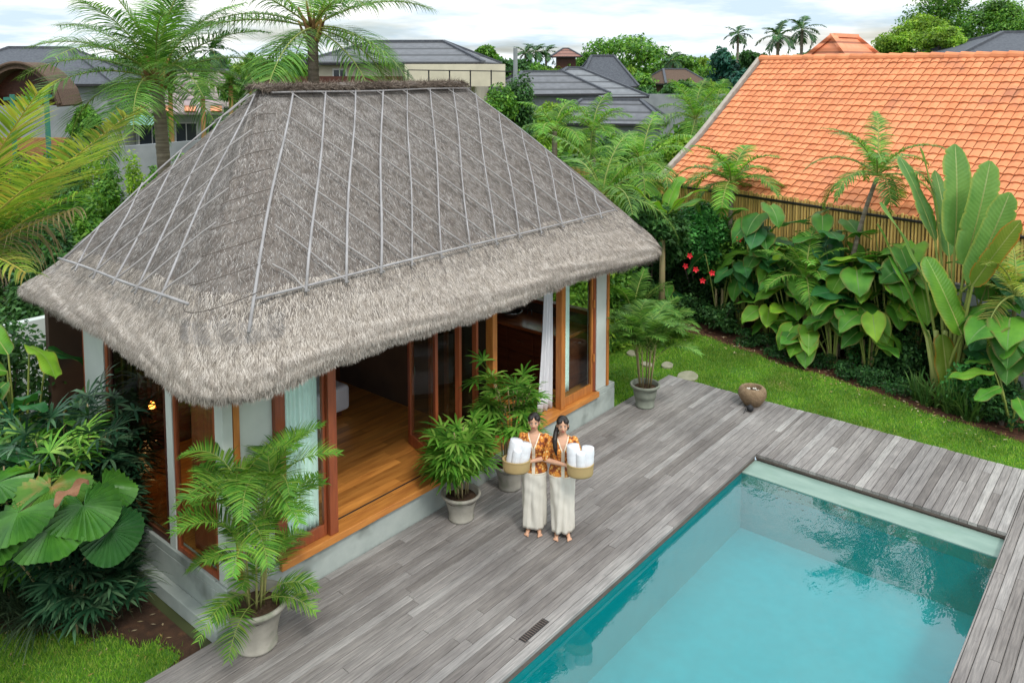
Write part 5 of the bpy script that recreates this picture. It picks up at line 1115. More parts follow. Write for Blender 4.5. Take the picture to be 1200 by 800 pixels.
# ================================================================== FAR TREES
def far_tree(px,py,Z,wpx,hpx,mt,lb,seed,n=5200,ls=None,cat='tree',tw=.16,group=None):
    loc,H=gp_(px,py,Z); rx=wpx*Z/947/2; rz=hpx*Z/947/2; return tree('far_tree',lb,cat,loc,H,rx,min(rz,H*.48),mt,n,(ls or .0045)*Z,seed,group,nb=13,br=.38,trunk=tw,shell=.35,asp=.6)
FT=[(735,34,100,115,66,'leafA','wide dome shaped tree, the highest on the skyline left of the orange roof'),(790,60,92,60,45,'leafA','rounded tree just right of the highest dome shaped tree'),(845,52,88,44,60,'leafteal','dark bluish green tree touching the left end of the orange ridge'),
    (872,78,80,30,40,'leafteal','lower bluish green tree right beside the orange ridge end'),(690,58,105,40,40,'leafA','small tree between lookout house and dome shaped tree'),(770,75,84,50,38,'leafC','light green tree in front of the rounded tree'),
    (630,72,98,50,22,'leafB','low dark tree on the skyline left of the lookout house'),(600,66,90,40,24,'leafB','low dark tree above the corner of the cream house terrace'),(570,52,92,30,26,'leafA','green tree top peeking over the dark grey hip roof right end'),
    (740,82,72,70,40,'leafA','mid green tree right of the tall steep roof'),(800,92,66,50,36,'leafB','dark tree in front of the brown thatched hut'),(835,100,62,40,34,'leafC','light green tree below the bluish green tree'),(700,92,70,36,30,'leafC','light green tree right of the tall steep roof'),
    (760,100,60,46,26,'leafB','dark shrubby tree above the long pale wall'),(655,88,74,44,18,'leafC','low light tree below the lookout house'),
    (60,62,95,90,34,'leafB','dark tree line segment behind the grey shingled roof'),(250,64,72,60,46,'leafA','green tree above the mauve tile roof'),(290,68,66,60,44,'leafC','light green tree right of the mauve tile roof'),(325,70,60,50,46,'leafA','green tree left of the slim coconut trunk'),
    (345,62,78,46,38,'leafA','taller green tree left of the slim coconut trunk'),(395,58,80,40,36,'leafB','dark green tree between slim coconut trunk and cream house'),(310,82,50,46,30,'leafC','yellow green shrubby tree above the left end of the ridge'),(275,90,44,40,30,'leafB','dark shrubby tree behind the left hip of the thatch'),
    (210,78,84,50,26,'leafC','light tree peeking over the mauve ridge'),(130,100,62,50,40,'leafB','dark tree between the curved roof and the leaning coconut'),(100,120,40,40,44,'leafA','leafy tree right of the curved gable roof'),
    (885,56,85,40,24,'leafB','dark tree top just over the left part of the orange ridge'),(955,58,88,60,18,'leafB','dark low tree top between the thin coconut palms and the turret')]
for i,f in enumerate(FT): far_tree(*f,400+i)
random.seed(77)
BL={'leafA':'mid green tree in the tree belt on the skyline','leafB':'dark green tree in the tree belt on the skyline','leafC':'light green tree in the tree belt on the skyline'}; bp={}
for (xa,xb,Z,y0,st,wd) in ((-20,1240,125,67,30,46),(560,880,96,72,24,40),(690,870,74,92,24,36),(610,700,80,84,22,30),(-10,420,95,70,26,44),(190,420,62,86,26,40),(-20,200,52,100,30,46)):
    px=xa
    while px<xb:
        mt=random.choice(('leafA','leafA','leafB','leafC')); loc,H=gp_(px,y0+random.uniform(-7,8),Z*random.uniform(.94,1.06)); r=wd*Z/947*.5*random.uniform(.8,1.3)
        if mt not in bp: o=bp[mt]=tree('belt_tree',BL[mt],'tree',(0,0,0),4.,2.2,1.9,mt,6500,.30,900+len(bp),'%s trees of the skyline belt'%{'leafC':'light','leafA':'mid green','leafB':'dark'}[mt],nb=14,br=.4,shell=.35,asp=.6,trunk=.14)
        else: o=copy_tree(bp[mt])
        place(o,loc,random.uniform(0,6.28),(r/1.9,r/1.9,H/4.)); px+=st*random.uniform(.7,1.2)
for i,(px,py,Z,w_,h_,mt,lb) in enumerate(((1075,10,44,95,85,'leafC','huge airy tree, left one of the trees behind the right half of the orange ridge'),(1130,-30,46,130,125,'leafA','tallest airy tree rising out of frame behind the orange ridge'),(1200,-20,44,110,110,'leafA','large dark tree at the top right corner behind the orange ridge'),(1045,38,48,40,34,'leafC','small light tree at the left foot of the huge airy tree'),(1105,28,40,60,50,'leafC','light green lower tree in front of the tallest airy tree'))):
    far_tree(px,py,Z,w_,h_,mt,lb,450+i,17000,.0036)
for i,(px,py,Z,lb) in enumerate(((912,42,72,'thin coconut palm, left one of the pair over the orange ridge'),(940,34,74,'thin coconut palm, right one of the pair over the orange ridge'),(616,62,100,'small palm on the skyline, leftmost of three left of the lookout house'),(628,60,102,'small palm on the skyline, middle of three left of the lookout house'),(640,61,104,'small palm on the skyline, rightmost of three left of the lookout house'),
   (248,58,60,'small palm rising over the mauve roof, behind the leaning coconut'),(788,70,88,'ragged palm between dome shaped tree and bluish green tree'),(865,40,95,'pale ragged palm behind the left end of the orange ridge'))):
    loc,H=gp_(px,py,Z); palmtree('far_palm',lb,loc,H,1.9 if Z>80 else 2.1,11,'palmdark',470+i,'palms on the skyline',.16,(65,-35),(60,90),.75,16,(0,0),False,.07,.9,'trunk_pale')
for i,(px,py,Z,lb) in enumerate(((237,97,40,'pom-pom palm in front of the mauve tile roof'),(270,96,38,'pom-pom palm right of the mauve tile roof'),(199,97,41,'pom-pom palm touching the leaning coconut trunk'),(292,75,45,'bushy light palm standing above the left end of the ridge'))):
    loc,H=gp_(px,py,Z); palmtree('courtyard_palm',lb,loc,H,.75,18,'palm',480+i,'palms in front of the mauve roof house',.12,(88,-30),(30,70),.30,22,(0,0),False,.03,.5,'fibre')
# left mid ground, beyond the pavilion
random.seed(5)
for i,(px,py,Z,w_,h_,mt,lb) in enumerate(((150,150,24,44,50,'leafC','light leafy shrub below the turquoise canopy'),(185,158,25,40,44,'leafA','leafy shrub at the foot of the leaning coconut trunk'),(120,175,22,50,50,'leafA','leafy shrub behind the yellow fronds'),(80,165,24,60,60,'leafB','dark shrub behind the yellow fronds'),(40,190,20,60,60,'leafB','dark shrub at the left behind the yellow fronds'),
   (35,168,27,60,50,'leafA','leafy shrub before the brick wall of the curved roof house'),(75,150,30,50,44,'leafA','leafy shrub right of the green posts'),(110,158,28,50,50,'leafC','light leafy shrub before the grey courtyard wall'),(10,150,29,44,40,'leafB','dark shrub at the left edge below the curved gable'),(5,200,18,60,70,'leafB','dark shrub at the left edge behind the yellow fronds'),(65,250,15,60,60,'leafB','dark shrub beyond the back left eave'),(20,300,14,60,70,'leafB','dark shrub at the left edge beyond the eave'),(215,165,27,40,40,'leafA','leafy shrub just over the left hip line'),(100,210,18,50,60,'leafA','leafy shrub between the fronds and the roof'))):
    loc,H=gp_(px,py,Z); r=w_*Z/947/2; bush('side_garden_shrub',lb,loc,r,H/2,mt,5200,.12,520+i,asp=.5,nb=11,br=.4)
mb=MB(); mb.beam((-4,14.3,.9),(6.5,14.3,.9),.18,2.1); tag(mb.build('side_wall',M['plaster_pale'],loc=(-4,14.3,0),world=True),'pale side wall in shade behind the leafy left garden','wall')
# ================================================================== TALL COCONUT PALMS
q=at(183,82,18.); palmtree('coconut_palm','leaning coconut palm with a ringed trunk and full crown left of the roof ridge',(q[0]+.15,q[1]-.1,-.1),float(q[2])-.15,2.95,26,'palm',601,None,.15,(84,-10),(50,95),.95,78,(-.15,.1),True,.0125,.8,'trunk_pale')
q=at(366,24,17.); palmtree('coconut_palm','slim coconut palm rising behind the middle left of the ridge, fronds over the cream house',(q[0],q[1],-.1),float(q[2])-.1,3.1,16,'palm',605,None,.13,(60,-28),(50,80),.9,80,(0,0),True,.0125,1.1,'trunk')
# ================================================================== NEAR YELLOW PALM AT THE LEFT
cr=at(-75,330,6.2); t=thing('yellowing_palm','palm with long yellowing and dried fronds reaching in from the left edge over the thatch','palm tree',(cr[0],cr[1],-.1)); o_=np.array([cr[0],cr[1],-.1])
mb=MB(); mb.tube([(0,0,0),(.05,0,2),(0,0,cr[2]-.1)],[.16,.13,.12],12); mb.build('trunk',M['trunk'],t,smooth=True)
def nf(pts,lab=None,**k):
    P=bez(*[at(*p)-o_ for p in pts],n=14); mt=k.pop('mat','palmyellow'); o=add_frond(t,M[mt],M['rachisy'],P,**k)
    if lab: o['label']=lab
nf(((-75,330,6.2),(20,235,5.9),(150,135,5.6)),n=120,ll=.62,lw=.0085,droop=.25,seed=1,fwd=.55,lift=.15,s0=.08)
nf(((-75,330,6.2),(-30,210,5.8),(45,108,5.5)),n=90,ll=.5,lw=.0085,droop=.2,seed=2,fwd=.8)
nf(((-75,330,6.2),(10,262,5.7),(92,226,5.6)),n=90,ll=.55,lw=.008,droop=.8,seed=3,fwd=.5,mat='areca')
nf(((-75,330,6.2),(0,270,5.6),(86,246,5.7)),'frond with dried hanging leaflets',n=44,ll=.55,lw=.0075,droop=1.9,seed=4,fwd=.35,mat='palmdry',hang=.3)
nf(((-75,330,6.2),(-10,240,5.4),(75,190,5.0)),n=90,ll=.5,lw=.0085,droop=.35,seed=5,fwd=.7)
nf(((-75,330,6.2),(-60,150,6.2),(-20,60,6.2)),n=70,ll=.5,lw=.008,droop=.3,seed=6,fwd=.7)
nf(((-75,330,6.2),(-40,270,5.5),(30,320,5.3)),n=60,ll=.45,lw=.008,droop=1.2,seed=8,fwd=.6)
nf(((-75,330,6.2),(-90,300,5.5),(-60,420,5.0)),n=60,ll=.5,lw=.008,droop=.8,seed=7,fwd=.6,mat='palm')
# ================================================================== LEFT GARDEN
p=np.array([3.72,9.95,-.08]); t=thing('lady_palm_clump','tall dark lady palm clump beside the left window wall','plant',p)
rhapis(t,2.2,30,.72,M['rhapisdark'],61,(10,14),.36,.018,.3,.14)
p=np.array([3.1,9.75,-.08]); t=thing('lady_palm_clump','lighter lady palm clump with spiky fans at the left edge','plant',p)
rhapis(t,1.95,15,.6,M['rhapis'],67,(8,11),.36,.018,.4,.1)
t=thing('lady_palm_clump','lower lady palm clump hanging over the right side of the pleated leaves','plant',(3.62,9.35,-.08))
rhapis(t,1.5,15,.5,M['rhapisdark'],71,(9,13),.34,.018,.35,.08)
t=thing('lady_palm_clump','small lady palm clump between the pleated leaves and the lawn','plant',(3.5,8.95,-.08))
rhapis(t,.95,12,.42,M['rhapisdark'],73,(7,11),.30,.017,.3,.1)
t=thing('fan_leaf_plant','low plant of huge glossy pleated leaves, one scorched brown, under the lady palms','plant',(3.3,9.5,-.08)); o_=np.array([3.3,9.5,-.08])
vcam=-np.array([FW[0],FW[1],0.])
for k,(px,py,Z,r_,tl,sd_,mt) in enumerate(((60,570,8.45,.38,.95,.1,'pleatscorch'),(98,592,8.3,.38,1.25,.35,'pleat'),(22,600,8.1,.38,1.2,-.35,'pleat'),(120,570,8.8,.36,.9,.3,'pleat'),(60,618,8.1,.37,1.5,0.,'pleat'),(-4,566,8.6,.36,.9,-.3,'pleat'),(130,622,8.4,.32,3.0,.7,'pleatdark'),(-8,628,8.0,.36,1.6,-.4,'pleat'))):
    e=at(px,py,Z)-o_; n3=nrm(vcam*tl*.22+RT*sd_*.6+UP*.9); put_pleat(t,mt,e,n3,r_,(0,0,.05),seed=700+k,label='leaf with a scorched brown blotch' if k==0 else None)
X,uv=blade(.42,.16,'oval',.5,.3,.1,5); e=at(88,585,8.05)-o_; B=basis(np.array([math.cos(R(20)),math.sin(R(20)),.25])); mb=MB(); mb.grid((X.reshape(-1,3)@B.T+e-np.array([.2,0,-.03])).reshape(X.shape)); tag(mb.build('leaf',M['brownleaf'],t,smooth=True),'curled dry brown leaf')
for i,(px,py,n,L) in enumerate(((15,712,60,.66),(52,722,70,.66),(92,714,70,.62),(128,690,60,.58),(2,690,50,.6),(72,690,60,.62),(146,668,46,.5),(36,690,50,.62),(110,680,60,.6),(-18,715,60,.66))):
    g=gz(px,py,-.08); strap_plant('mondo_grass_clump','dark strappy grass clump in the row beneath the fan leaved plant',g,n*4,L*1.25,.0075,'strapdark',800+i,'dark grass clumps in the left bed',spread=.2,droop=1.5,e=(35,85))
for i,(x,y,r,h,mt,lb) in enumerate(((3.0,11.3,.75,1.4,'leafB','dark shrub behind the lady palm clump'),(2.3,10.6,.8,1.3,'leafB','dark shrub at the left edge behind the fan leaved plant'),(4.0,12.9,.9,2.7,'leafB','tall dark shrub behind the rear end of the window wall'),(3.4,12.3,.8,2.4,'leafB','tall dark shrub at the left edge in front of the side wall'),(1.9,9.9,.6,.9,'leafB','low dark shrub at the far left of the bed'),(3.3,9.9,.5,.7,'leafB','low dark shrub in the shade of the lady palms'))):
    bush('side_garden_shrub',lb,(x,y,-.08),r,h/2,mt,3600,.10,840+i)
for i,(px,py,H,az) in enumerate(((35,400,2.0,R(-60)),(62,430,1.8,R(-40)),(10,380,2.3,R(-80)))):
    pass
t=earplant('heliconia_plant','tall plant with long green leaves below the back left eave',(3.72,11.5,-.08),2.6,14,1.0,('ear','eardark','earbright'),860,spread=.6,kind='paddle',asp=.32,el=(-30,50))
t=earplant('heliconia_plant','long leaved green plant at the left edge near the side wall',(3.45,11.0,-.08),2.3,12,.9,('ear','eardark'),861,spread=.6,kind='paddle',asp=.34,el=(-30,50))
# ================================================================== PEOPLE
M['skin']=surf('skin',(.60,.34,.22),(.54,.30,.19),scale=20,rough=.5,bump=.02,spec=.35)
M['hair']=surf('hair',(.012,.009,.008),(.022,.016,.013),scale=6,stretch=(6,6,1),rough=.35,bump=.3,bscale=60,bdist=.004)
M['eyewhite']=plain('eyewhite',(.75,.72,.68),.3); M['iris']=plain('iris',(.015,.01,.008),.2); M['lips']=plain('lips',(.42,.07,.06),.4); M['brow']=plain('brow',(.02,.013,.01),.8)
M['skirt']=surf('skirt',(.66,.63,.56),(.58,.55,.48),scale=7,stretch=(3,3,.5),rough=.85,bump=.15,bscale=120,bdist=.002)
M['trim']=surf('trim',(.80,.72,.58),(.72,.62,.48),scale=60,rough=.9,bump=.2)
def batik():
    nt=NT('batik'); v=nt.n('ShaderNodeTexVoronoi'); v.inputs['Scale'].default_value=26; nt.l(coords(nt),v.inputs['Vector'])
    col=ramp(nt,v.outputs['Distance'],[(0,(.80,.62,.30)),(.22,(.72,.40,.08)),(.40,(.55,.16,.02)),(.62,(.20,.05,.015))]); 
    f=noise(nt,16,3); col=mixc(nt,ramp(nt,f,[(.48,(0,0,0)),(.53,(1,1,1))]),col,mixc(nt,ramp(nt,v.outputs['Distance'],[(.25,(0,0,0)),(.35,(1,1,1))]),(.70,.52,.22),(.60,.22,.03)))
    p=nt.n('ShaderNodeBsdfPrincipled'); nt.l(col,p.inputs['Base Color']); p.inputs['Roughness'].default_value=.8; nt.l(p.outputs[0],nt.out.inputs[0]); return nt.m
M['batik']=batik()
def weave():
    nt=NT('weave'); w1=nt.n('ShaderNodeTexWave'); w1.inputs['Scale'].default_value=30; w1.bands_direction='Z'; w1.inputs['Distortion'].default_value=1; nt.l(coords(nt),w1.inputs['Vector'])
    col=ramp(nt,w1.outputs['Fac'],[(0,(.33,.22,.09)),(1,(.52,.38,.17))]); p=nt.n('ShaderNodeBsdfPrincipled'); nt.l(col,p.inputs['Base Color']); p.inputs['Roughness'].default_value=.8
    bn=nt.n('ShaderNodeBump'); bn.inputs['Strength'].default_value=.5; bn.inputs['Distance'].default_value=.005; nt.l(w1.outputs['Fac'],bn.inputs['Height']); nt.l(bn.outputs[0],p.inputs['Normal']); nt.l(p.outputs[0],nt.out.inputs[0]); return nt.m
M['weave']=weave()
def ell(mb,c,r,rot=(0,0,0),n=14):
    from mathutils import Euler
    E_=np.array(Euler(rot).to_matrix()); V=[];Fs=[]
    for i in range(n+1):
        a=PI*i/n
        for j in range(2*n): b=PI*j/n; V.append(E_@np.array([r[0]*math.sin(a)*math.cos(b),r[1]*math.sin(a)*math.sin(b),r[2]*math.cos(a)])+np.array(c))
    for i in range(n):
        for j in range(2*n): Fs.append((i*2*n+j,i*2*n+(j+1)%(2*n),(i+1)*2*n+(j+1)%(2*n),(i+1)*2*n+j))
    mb.add(V,Fs)
def limb(mb,P,r,n=14):
    P=np.array(P,float); mb.tube(P,r,n)
    ell(mb,P[0],(r[0],)*3,n=8); ell(mb,P[-1],(r[-1],)*3,n=8)
def loft(mb,rings,n=32):
    """rings: (cx,cy,z,rx,ry)"""
    V=[(c[0]+c[3]*math.cos(2*PI*j/n),c[1]+c[4]*math.sin(2*PI*j/n),c[2]) for c in rings for j in range(n)]
    k=len(rings); Fs=[(i*n+j,i*n+(j+1)%n,(i+1)*n+(j+1)%n,(i+1)*n+j) for i in range(k-1) for j in range(n)]+[tuple(range(n))[::-1],tuple((k-1)*n+j for j in range(n))]
    mb.add(V,Fs)
def fuse(mb,name,mat,parent,vox=.006,it=4,cut=None,mats=None,mfn=None):
    me=bpy.data.meshes.new('tmp'); me.from_pydata(mb.v,[],mb.f); o=bpy.data.objects.new('tmp',me); C.objects.link(o)
    m=o.modifiers.new('r','REMESH'); m.mode='VOXEL'; m.voxel_size=vox; s=o.modifiers.new('s','SMOOTH'); s.iterations=it; s.factor=.5
    dg=bpy.context.evaluated_depsgraph_get(); ev=o.evaluated_get(dg); out=bpy.data.meshes.new_from_object(ev); bpy.data.objects.remove(o); out.name=name
    if cut:
        b=bmesh.new(); b.from_mesh(out); bmesh.ops.delete(b,geom=[f for f in b.faces if cut(f.calc_center_median())],context='FACES'); b.to_mesh(out); b.free()
    out.materials.clear()
    for q in (mats or [mat]): out.materials.append(q)
    if mfn:
        out.polygons.foreach_set('material_index',[mfn(p.center) for p in out.polygons])
    else: out.polygons.foreach_set('material_index',[0]*len(out.polygons))
    out.polygons.foreach_set('use_smooth',[True]*len(out.polygons)); return link(name,out,parent)
import bmesh
def hand(mb,w,d,palm_n,side,curl=.9,sc=1.):
    """w wrist, d finger direction, palm_n direction the palm faces, side = thumb side vector"""
    w=np.array(w,float); d=np.array(d,float)/np.linalg.norm(d); n=np.array(palm_n,float); n-=d*(n@d); n/=np.linalg.norm(n); s=np.cross(n,d)*side
    pc=w+d*.045*sc; 
    for k in range(4):
        u=(k-1.5)*.0185*sc; limb(mb,[w+s*u*.6+d*.01,w+d*.082*sc+s*u],[.0135*sc,.0115*sc],8)
    for k,L in enumerate((.066,.074,.070,.055)):
        u=(1.5-k)*.0185*sc; p0=w+d*.085*sc+s*u; a=curl*.5; d1=d*math.cos(a)+n*math.sin(a); p1=p0+d1*L*.45*sc; a=curl*1.15; d2=d*math.cos(a)+n*math.sin(a); p2=p1+d2*L*.32*sc; a=curl*1.6; d3=d*math.cos(a)+n*math.sin(a); p3=p2+d3*L*.26*sc
        limb(mb,[p0,p1,p2,p3],[.0092*sc,.0086*sc,.0078*sc,.0068*sc],8)
    t0=w+s*.022*sc+d*.018*sc; t1=t0+(s*.75+d*.65+n*.25)*.036*sc; t2=t1+(s*.25+d*.85+n*.45)*.03*sc; limb(mb,[t0,t1,t2],[.0125*sc,.0105*sc,.0085*sc],8)
def person(label,loc,rz,mir,hairside):
    t=thing('person',label,'person',loc,rz); X=mir     # mir=+1: basket on local +X
    lean=.0; B=MB()
    # torso (front = -Y)
    loft(B,[(0,.01,.80,.150,.105),(0,.012,.86,.162,.115),(0,.01,.93,.148,.10),(0,0,1.0,.122,.085),(0,0,1.06,.118,.083),(0,-.005,1.13,.132,.094),(0,-.008,1.19,.142,.102),(0,.0,1.25,.148,.09),(0,.008,1.295,.12,.07),(0,.012,1.325,.065,.055),(0,.012,1.36,.046,.048)],28)
    ell(B,(.062,-.075,1.165),(.05,.04,.05)); ell(B,(-.062,-.075,1.165),(.05,.04,.05))
    limb(B,[(0,.012,1.31),(0,.0,1.41)],[.046,.043])
    hc=np.array([.0,-.012,1.475]); tilt=.0
    ell(B,hc+[0,.018,.022],(.070,.086,.082)); ell(B,hc+[0,-.012,-.02],(.056,.066,.078)); ell(B,hc+[0,-.038,-.070],(.026,.024,.022))
    ell(B,hc+[.036,-.040,-.022],(.022,.02,.022)); ell(B,hc+[-.036,-.040,-.022],(.022,.02,.022))
    limb(B,[hc+[0,-.071,.012],hc+[0,-.089,-.020]],[.008,.0115]); ell(B,hc+[.010,-.080,-.023],(.008,.009,.007)); ell(B,hc+[-.010,-.080,-.023],(.008,.009,.007))
    ell(B,hc+[0,-.073,-.047],(.020,.008,.0085))
    for s in (-1,1): ell(B,hc+[s*.071,.008,-.004],(.008,.017,.028),(0,0,s*.3))
    # legs under the sarong, feet
    for s in (-1,1):
        limb(B,[(s*.08,.01,.84),(s*.072,-.01,.46),(s*.062,.015,.09)],[.082,.056,.036])
        limb(B,[(s*.062,.028,.035),(s*.072,-.04,.034),(s*.082,-.105,.022)],[.031,.029,.022]); ell(B,(s*.062,.035,.03),(.028,.03,.03))
        for k in range(5): limb(B,[(s*(.064+.0115*k),-.115+.004*k,.016),(s*(.066+.0125*k),-.155+.009*k,.012)],[.0105 if k==0 else .0082,.0095 if k==0 else .007],8)
    # arms
    bc=np.array([X*.205,-.27,1.03])                       # basket centre
    elA=np.array([X*.235,.0,1.02]); wrA=np.array([X*.285,-.20,.965]); shA=np.array([X*.150,.01,1.265])
    elB=np.array([-X*.225,-.01,1.02]); wrB=np.array([X*.035,-.20,1.04]); shB=np.array([-X*.150,.01,1.265])
    for sh,el,wr in ((shA,elA,wrA),(shB,elB,wrB)):
        ell(B,sh,(.047,.045,.047)); limb(B,[sh,(sh+el)/2,el],[.042,.039,.034]); limb(B,[el,el*.55+wr*.45,wr],[.034,.031,.0215])
    hand(B,wrA,np.array([-X*.45,-.75,-.12]),np.array([-X*.15,.15,1.]),X*1.,.25); hand(B,wrB,np.array([X*.62,-.30,-.05]),np.array([X*.35,-.30,.55]),-X*1.,.5)
    body=fuse(B,'body',M['skin'],t,.0055,3)
    for s in (-1,1):
        e=MB(); ell(e,hc+[s*.027,-.0665,.006],(.0125,.007,.0062),n=8); o=e.build('eye',M['eyewhite'],t,smooth=True)
        e=MB(); ell(e,hc+[s*.027,-.0715,.006],(.0058,.0035,.006),n=8); e.build('iris',M['iris'],o,smooth=True)
        e=MB(); e.tube(bez(hc+[s*.014,-.074,.021],hc+[s*.028,-.0755,.028],hc+[s*.043,-.063,.020],6),[.0022,.003,.003,.0028,.002,.0012],6); e.build('eyebrow',M['brow'],t,smooth=True)
        e=MB(); e.tube(bez(hc+[s*.0145,-.071,.008],hc+[s*.027,-.0765,.0165],hc+[s*.041,-.066,.009],6),.0014,5); e.build('eyelash',M['brow'],t)
    e=MB(); ell(e,hc+[0,-.0785,-.044],(.019,.0055,.0038),n=8); ell(e,hc+[0,-.0775,-.0505],(.016,.0055,.0048),n=8); e.build('lips',M['lips'],t,smooth=True)
    # hair
    h=MB(); ell(h,hc+[0,.030,.030],(.080,.090,.086)); ell(h,hc+[0,.055,-.01],(.073,.062,.078)); ell(h,hc+[.040,-.018,.062],(.042,.052,.034),(0,.35,0)); ell(h,hc+[-.040,-.018,.062],(.042,.052,.034),(0,-.35,0))
    if hairside: 
        s=hairside; limb(h,[hc+[s*.055,.045,-.03],hc+[s*.085,.015,-.10],hc+[s*.105,-.055,-.17],hc+[s*.098,-.095,-.26],hc+[s*.085,-.115,-.34]],[.036,.033,.034,.030,.010]); ell(h,hc+[-s*.06,.05,-.04],(.03,.04,.045))
    else: ell(h,hc+[0,.105,-.015],(.045,.04,.042))
    fuse(h,'hair',M['hair'],t,.006,3,cut=lambda c:(c.y<hc[1]-.035 and abs(c.x)<.052 and c.z<hc[2]+.052) or (c.y<hc[1]-.02 and abs(c.x)<.06 and c.z<hc[2]+.02 and c.z>hc[2]-.08))
    fl=MB(); q=hc+np.array([(hairside or -1)*-.078 if hairside else -.078,-.005,.03])
    for k in range(5): b=k*1.257; fl.add([q,q+[-.004,.012*math.cos(b-.5),.012*math.sin(b-.5)],q+[.0,.019*math.cos(b),.019*math.sin(b)],q+[-.004,.012*math.cos(b+.5),.012*math.sin(b+.5)]],[(0,1,2,3)])
    fl.build('hair_flower',M['flowerwhite'],t)
    # blouse
    b=MB(); loft(b,[(0,.012,.815,.178,.132),(0,.012,.87,.174,.128),(0,.01,.93,.160,.112),(0,0,1.0,.136,.098),(0,0,1.06,.132,.096),(0,-.008,1.13,.146,.112),(0,-.012,1.18,.156,.122),(0,-.002,1.25,.160,.103),(0,.008,1.298,.135,.082),(0,.012,1.322,.082,.068),(0,.012,1.338,.060,.060)],30)
    for s in(-1,1): ell(b,(s*.062,-.088,1.165),(.054,.042,.054))
    for sh,el in ((shA,elA),(shB,elB)): ell(b,sh,(.056,.054,.056)); limb(b,[sh,(sh+el)/2,sh*.12+el*.88],[.054,.052,.052])
    def bmat(c):
        if c.y<0 and abs(c.x)<.022 and c.z<1.22: return 1
        if c.z<.838 and abs(c.x)<.2: return 1
        if c.y<0 and c.z>1.12 and abs(abs(c.x)-(c.z-1.17)*.42)<.016: return 1
        return 0
    fuse(b,'blouse',None,t,.006,3,cut=lambda c:(c.z>1.332) or (c.y<.0 and c.z>1.17 and abs(c.x)<(c.z-1.17)*.42),mats=[M['batik'],M['trim']],mfn=bmat)
    # sarong
    G=[]; n=72
    for i,z in enumerate(np.linspace(.93,.075,26)):
        u=i/25; row=[]
        for j in range(n+1):
            a=2*PI*j/n; rx=np.interp(u,[0,.15,.4,1],[.125,.168,.158,.142]); ry=np.interp(u,[0,.15,.4,1],[.095,.132,.130,.112])
            f=.007*math.sin(a*9+z*5)*u+.008*math.sin(a*5+z*9+X)*u+.012*u*math.sin(a*3+1.5)+.030*u*math.exp(-((a-4.35-X*.25+.3*u)/.16)**2)-.026*u*math.exp(-((a-4.78-X*.1+.3*u)/.14)**2)+.006*math.exp(-((z-.62)/.03)**2)*math.sin(a*2)+.005*math.sin(z*34+a*4)*(1-u)
            row.append(((rx+f)*math.cos(a),.010+(ry+f)*math.sin(a),z+.012*u*math.sin(a*2+.5)))
        G.append(row)
    k=MB(); k.grid(G); k.build('sarong',M['skirt'],t,smooth=True,solid=.004)
    return t,bc
def towel_roll(a,b,r,seed):
    m=MB(); a=np.array(a);b=np.array(b); n=14; P=[a+(b-a)*k for k in np.linspace(0,1,n)]; rr=[r*(.91 if k in(0,n-1) else .95 if k in (1,n-2) else 1+.02*math.sin(k*2+seed)) for k in range(n)]
    m.tube(P,rr,20); return m
def basket(wt,label,bc,X,tilt,r,hh):
    Mw=WM[wt.name]; p=Mw@Vector(tuple(bc)); ang=wt.rotation_euler.z
    t=thing('towel_basket',label,'basket',(p.x,p.y,p.z-hh/2),ang)
    m=MB(); pr=[(0,.0),(r*.93,0),(r*.98,.02),(r,.06),(r*1.02,hh-.01),(r*1.02,hh),(r*.95,hh),(r*.93,.03),(0,.02)]
    m.lathe(pr,36,sx=1,sy=.78); m.build('basket_body',M['weave'],t,smooth=True)
    m=MB(); m.lathe([(r*1.02,hh-.02),(r*1.045,hh-.012),(r*1.045,hh-.002),(r*1.02,hh+.004)],36,sy=.78); m.build('rim',M['weave'],t,smooth=True)
    return t,p
yawp=lambda px:-R(53)
wr_=gz(659,628,0); wl_=gz(626,623,0)
tR,bc=person('woman in orange batik blouse and cream sarong, long ponytail over her shoulder',(wr_[0]+.02,wr_[1]+.02,0),-R(50),1,-1)
bR,pR=basket(tR,'round woven basket held by the right woman, filled with two white towel rolls',bc,1,0,.165,.15)
tL,bc=person('woman in orange batik blouse with pinned up hair, left one of the pair',(wl_[0]+.02,wl_[1]+.02,0),-R(56),-1,0)
bL,pL=basket(tL,'round woven basket held by the left woman, filled with folded white towels',bc,-1,0,.175,.15)
def towels(bt,specs,lab):
    ang=bt.rotation_euler.z; p=np.array(bt.location)
    for i,(a,b,r) in enumerate(specs):
        m=towel_roll(a,b,r,i); V=np.array(m.v); V[:,1]*=1.
        tag(m.build('rolled_towel',M['towel'],loc=tuple(p),rz=ang,smooth=True,bevel=0),lab[i],'towel','towels in the baskets')
towels(bR,[((-.07,.0,.03),(-.09,.03,.37),.084),((.078,.0,.03),(.10,.02,.345),.082),((.005,-.05,.03),(.0,-.05,.31),.062)],['thick white towel roll at the inner side of the right basket, highest one','white towel roll at the outer side of the right basket','thin white towel roll in front of the two thick ones, right basket'])
towels(bL,[((-.06,.0,.03),(.0,.035,.38),.086),((.065,.0,.03),(.12,.03,.34),.08),((-.02,-.05,.03),(.02,-.045,.29),.062)],['tall white towel roll in the left basket, leaning inward','white towel roll in the left basket nearest the woman','thin white towel roll in front of the two thick ones, left basket'])
